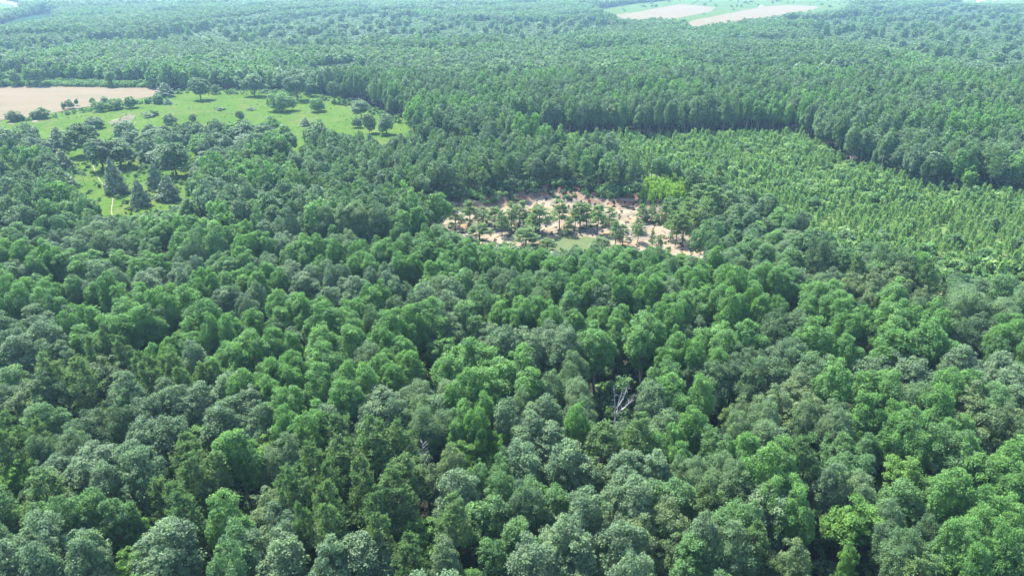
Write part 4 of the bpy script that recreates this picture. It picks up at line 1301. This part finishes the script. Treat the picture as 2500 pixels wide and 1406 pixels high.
# the hut at the corner of the plantation
X0, Y0 = ground_xy(2080, 399)
hut = empty('hut', (X0, Y0, tz(X0, Y0)), -.12)
V, F = box(-1.5, 1.5, -1.2, 1.2, .5, 2.5)
obj('wall', mesh_from('hut_wall', V, F, [MAT_BROWN]), hut)
V, F = box(-1.85, 1.85, -1.65, 1.65, 0, .12)
V[:, 2] += 2.62 + (V[:, 1] + 1.65) * .2
obj('roof', mesh_from('hut_roof', V, F, [MAT_RUST]), hut)
V, F = box(-1.9, 1.9, -1.74, -1.66, 2.5, 2.72)
obj('roof_edge', mesh_from('hut_roof_edge', V, F, [plain_mat('faded_pink_board', (0.62, 0.44, 0.42), .7, .1)]), hut)
V, F = box(-.4, .4, -1.26, -1.203, .55, 2.2)
obj('door', mesh_from('hut_door', V, F, [MAT_DARK]), hut)
for sx in (-1.4, 1.4):
    for sy in (-1.1, 1.1):
        V, F = box(sx - .08, sx + .08, sy - .08, sy + .08, -.5, .5)
        obj('leg', mesh_from('hut_leg', V, F, [MAT_BROWN]), hut)
tag(hut, 'small brown hut with a rusty roof at the edge of the plantation', 'hut')

# two small pale heaps of sand on the grass
for uu, vv, w0, lab in ((26, 302, 2.0, 'small pale sand heap on the grass below the field, left one'), (86, 296, 2.6, 'small pale sand heap on the grass below the field, right one')):
    X0, Y0 = ground_xy(uu, vv)
    q = np.linspace(0, 2 * math.pi, 13)[:-1]
    V, F = [], []
    for j, (r_, z_) in enumerate(((1.0, -.1), (.85, .22), (.6, .5), (.3, .68), (.05, .72))):
        for a in q:
            kq = 1 + .2 * math.sin(2 * a + uu) + .1 * math.sin(5 * a)
            V.append((w0 * r_ * kq * math.cos(a), w0 * .8 * r_ * kq * math.sin(a), z_ * w0 * .55))
    for j in range(4):
        for a in range(12):
            F.append((j * 12 + a, j * 12 + (a + 1) % 12, (j + 1) * 12 + (a + 1) % 12, (j + 1) * 12 + a))
    o = obj('sand_heap', mesh_from('sand_heap', np.array(V), np.array(F), [MAT_DIRT], smooth=True))
    o.location = (X0, Y0, tz(X0, Y0))
    tag(o, lab, 'heap')

# ------------------------------------------------------------------ labels that single each tree out
ORD = ['leftmost', 'second from left', 'third from left', 'fourth from left', 'fifth from left', 'sixth from left', 'seventh from left', 'eighth from left', 'ninth from left', 'tenth from left',
       'eleventh from left', 'twelfth from left', 'thirteenth from left', 'fourteenth from left', 'fifteenth from left', 'sixteenth from left']
NUM = 'zero one two three four five six seven eight nine ten eleven twelve thirteen fourteen fifteen sixteen'.split()
ROWS = ((1290, 'along the bottom edge'), (1160, 'in the lowest forest strip'), (1050, 'below the bare dead tree'), (960, 'level with bare dead tree'), (860, 'just above bare dead tree'), (760, 'in the middle forest'),
        (670, 'below the sandy clearing'), (600, 'just below sandy clearing'), (540, 'level with sandy clearing'), (490, 'level with clearing bank'), (440, 'just behind sandy clearing'), (400, 'well behind sandy clearing'), (350, 'below the far treeline'), (300, 'along the far treeline'), (250, 'above the far treeline'), (-999, 'in the distant treeline'))
COLS = ['far-left', 'left', 'mid-left', 'centre-left', 'centre-right', 'mid-right', 'right', 'far-right']


def place_of(uu, vv, src):
    if src == 'free':
        if uu < 430 and vv < 300: return 'in the pale field hedge'
        if vv < 275: return 'on the open upper pasture'
        if uu > 640: return 'on the pasture, right part'
        if uu < 230: return 'in the far-left pasture grove'
        return 'in the lower pasture grove'
    if src == 'pit':
        if uu < 1200: return 'left end of sandy clearing'
        if uu > 1625: return 'in clump right of clearing'
        if vv > 560: return 'near the clearing pond'
        return 'in the sandy clearing middle' if uu < 1400 else 'in the sandy clearing, mid-right'
    if src == 'plant':
        return 'among young pines, ' + ('upper plantation' if vv < 440 else 'lower plantation')
    row = next(nm for lim, nm in ROWS if vv >= lim)
    return row + ', ' + COLS[int(min(7, max(0, uu // 312.5)))]


cells = {}
for e, kk, uu, vv, H0, R0, src, sh in MADE:
    cells.setdefault((kk, place_of(uu, vv, src)), []).append((uu, e))
for (kk, pl), L_ in cells.items():
    L_.sort(key=lambda q: q[0])
    for j, (uu, e) in enumerate(L_):
        n = len(L_)
        if n == 1:
            e['label'] = LOOK[kk] + ' ' + pl
        else:
            e['label'] = '%s, %s of %s, %s' % (LOOK[kk], ORD[min(j, 15)], NUM[n] if n <= 16 else 'many', pl)

# ------------------------------------------------------------------ the air
V, F = box(-7300, 7300, -2700, 9300, -7, 103)
hm = bpy.data.materials.new('haze')
hm.use_nodes = True
hn = hm.node_tree
hn.nodes.remove(hn.nodes['Principled BSDF'])
pv = hn.nodes.new('ShaderNodeVolumePrincipled')
pv.inputs['Color'].default_value = (0.46, 0.76, 1.0, 1)
pv.inputs['Density'].default_value = HAZE_DENSITY
pv.inputs['Anisotropy'].default_value = 0.2
hn.links.new(pv.outputs[0], hn.nodes['Material Output'].inputs['Volume'])
haze = obj('haze', mesh_from('haze', V, F, [hm]))
tag(haze, 'thin bluish summer haze that lies over the whole forest', 'haze', kind='stuff')
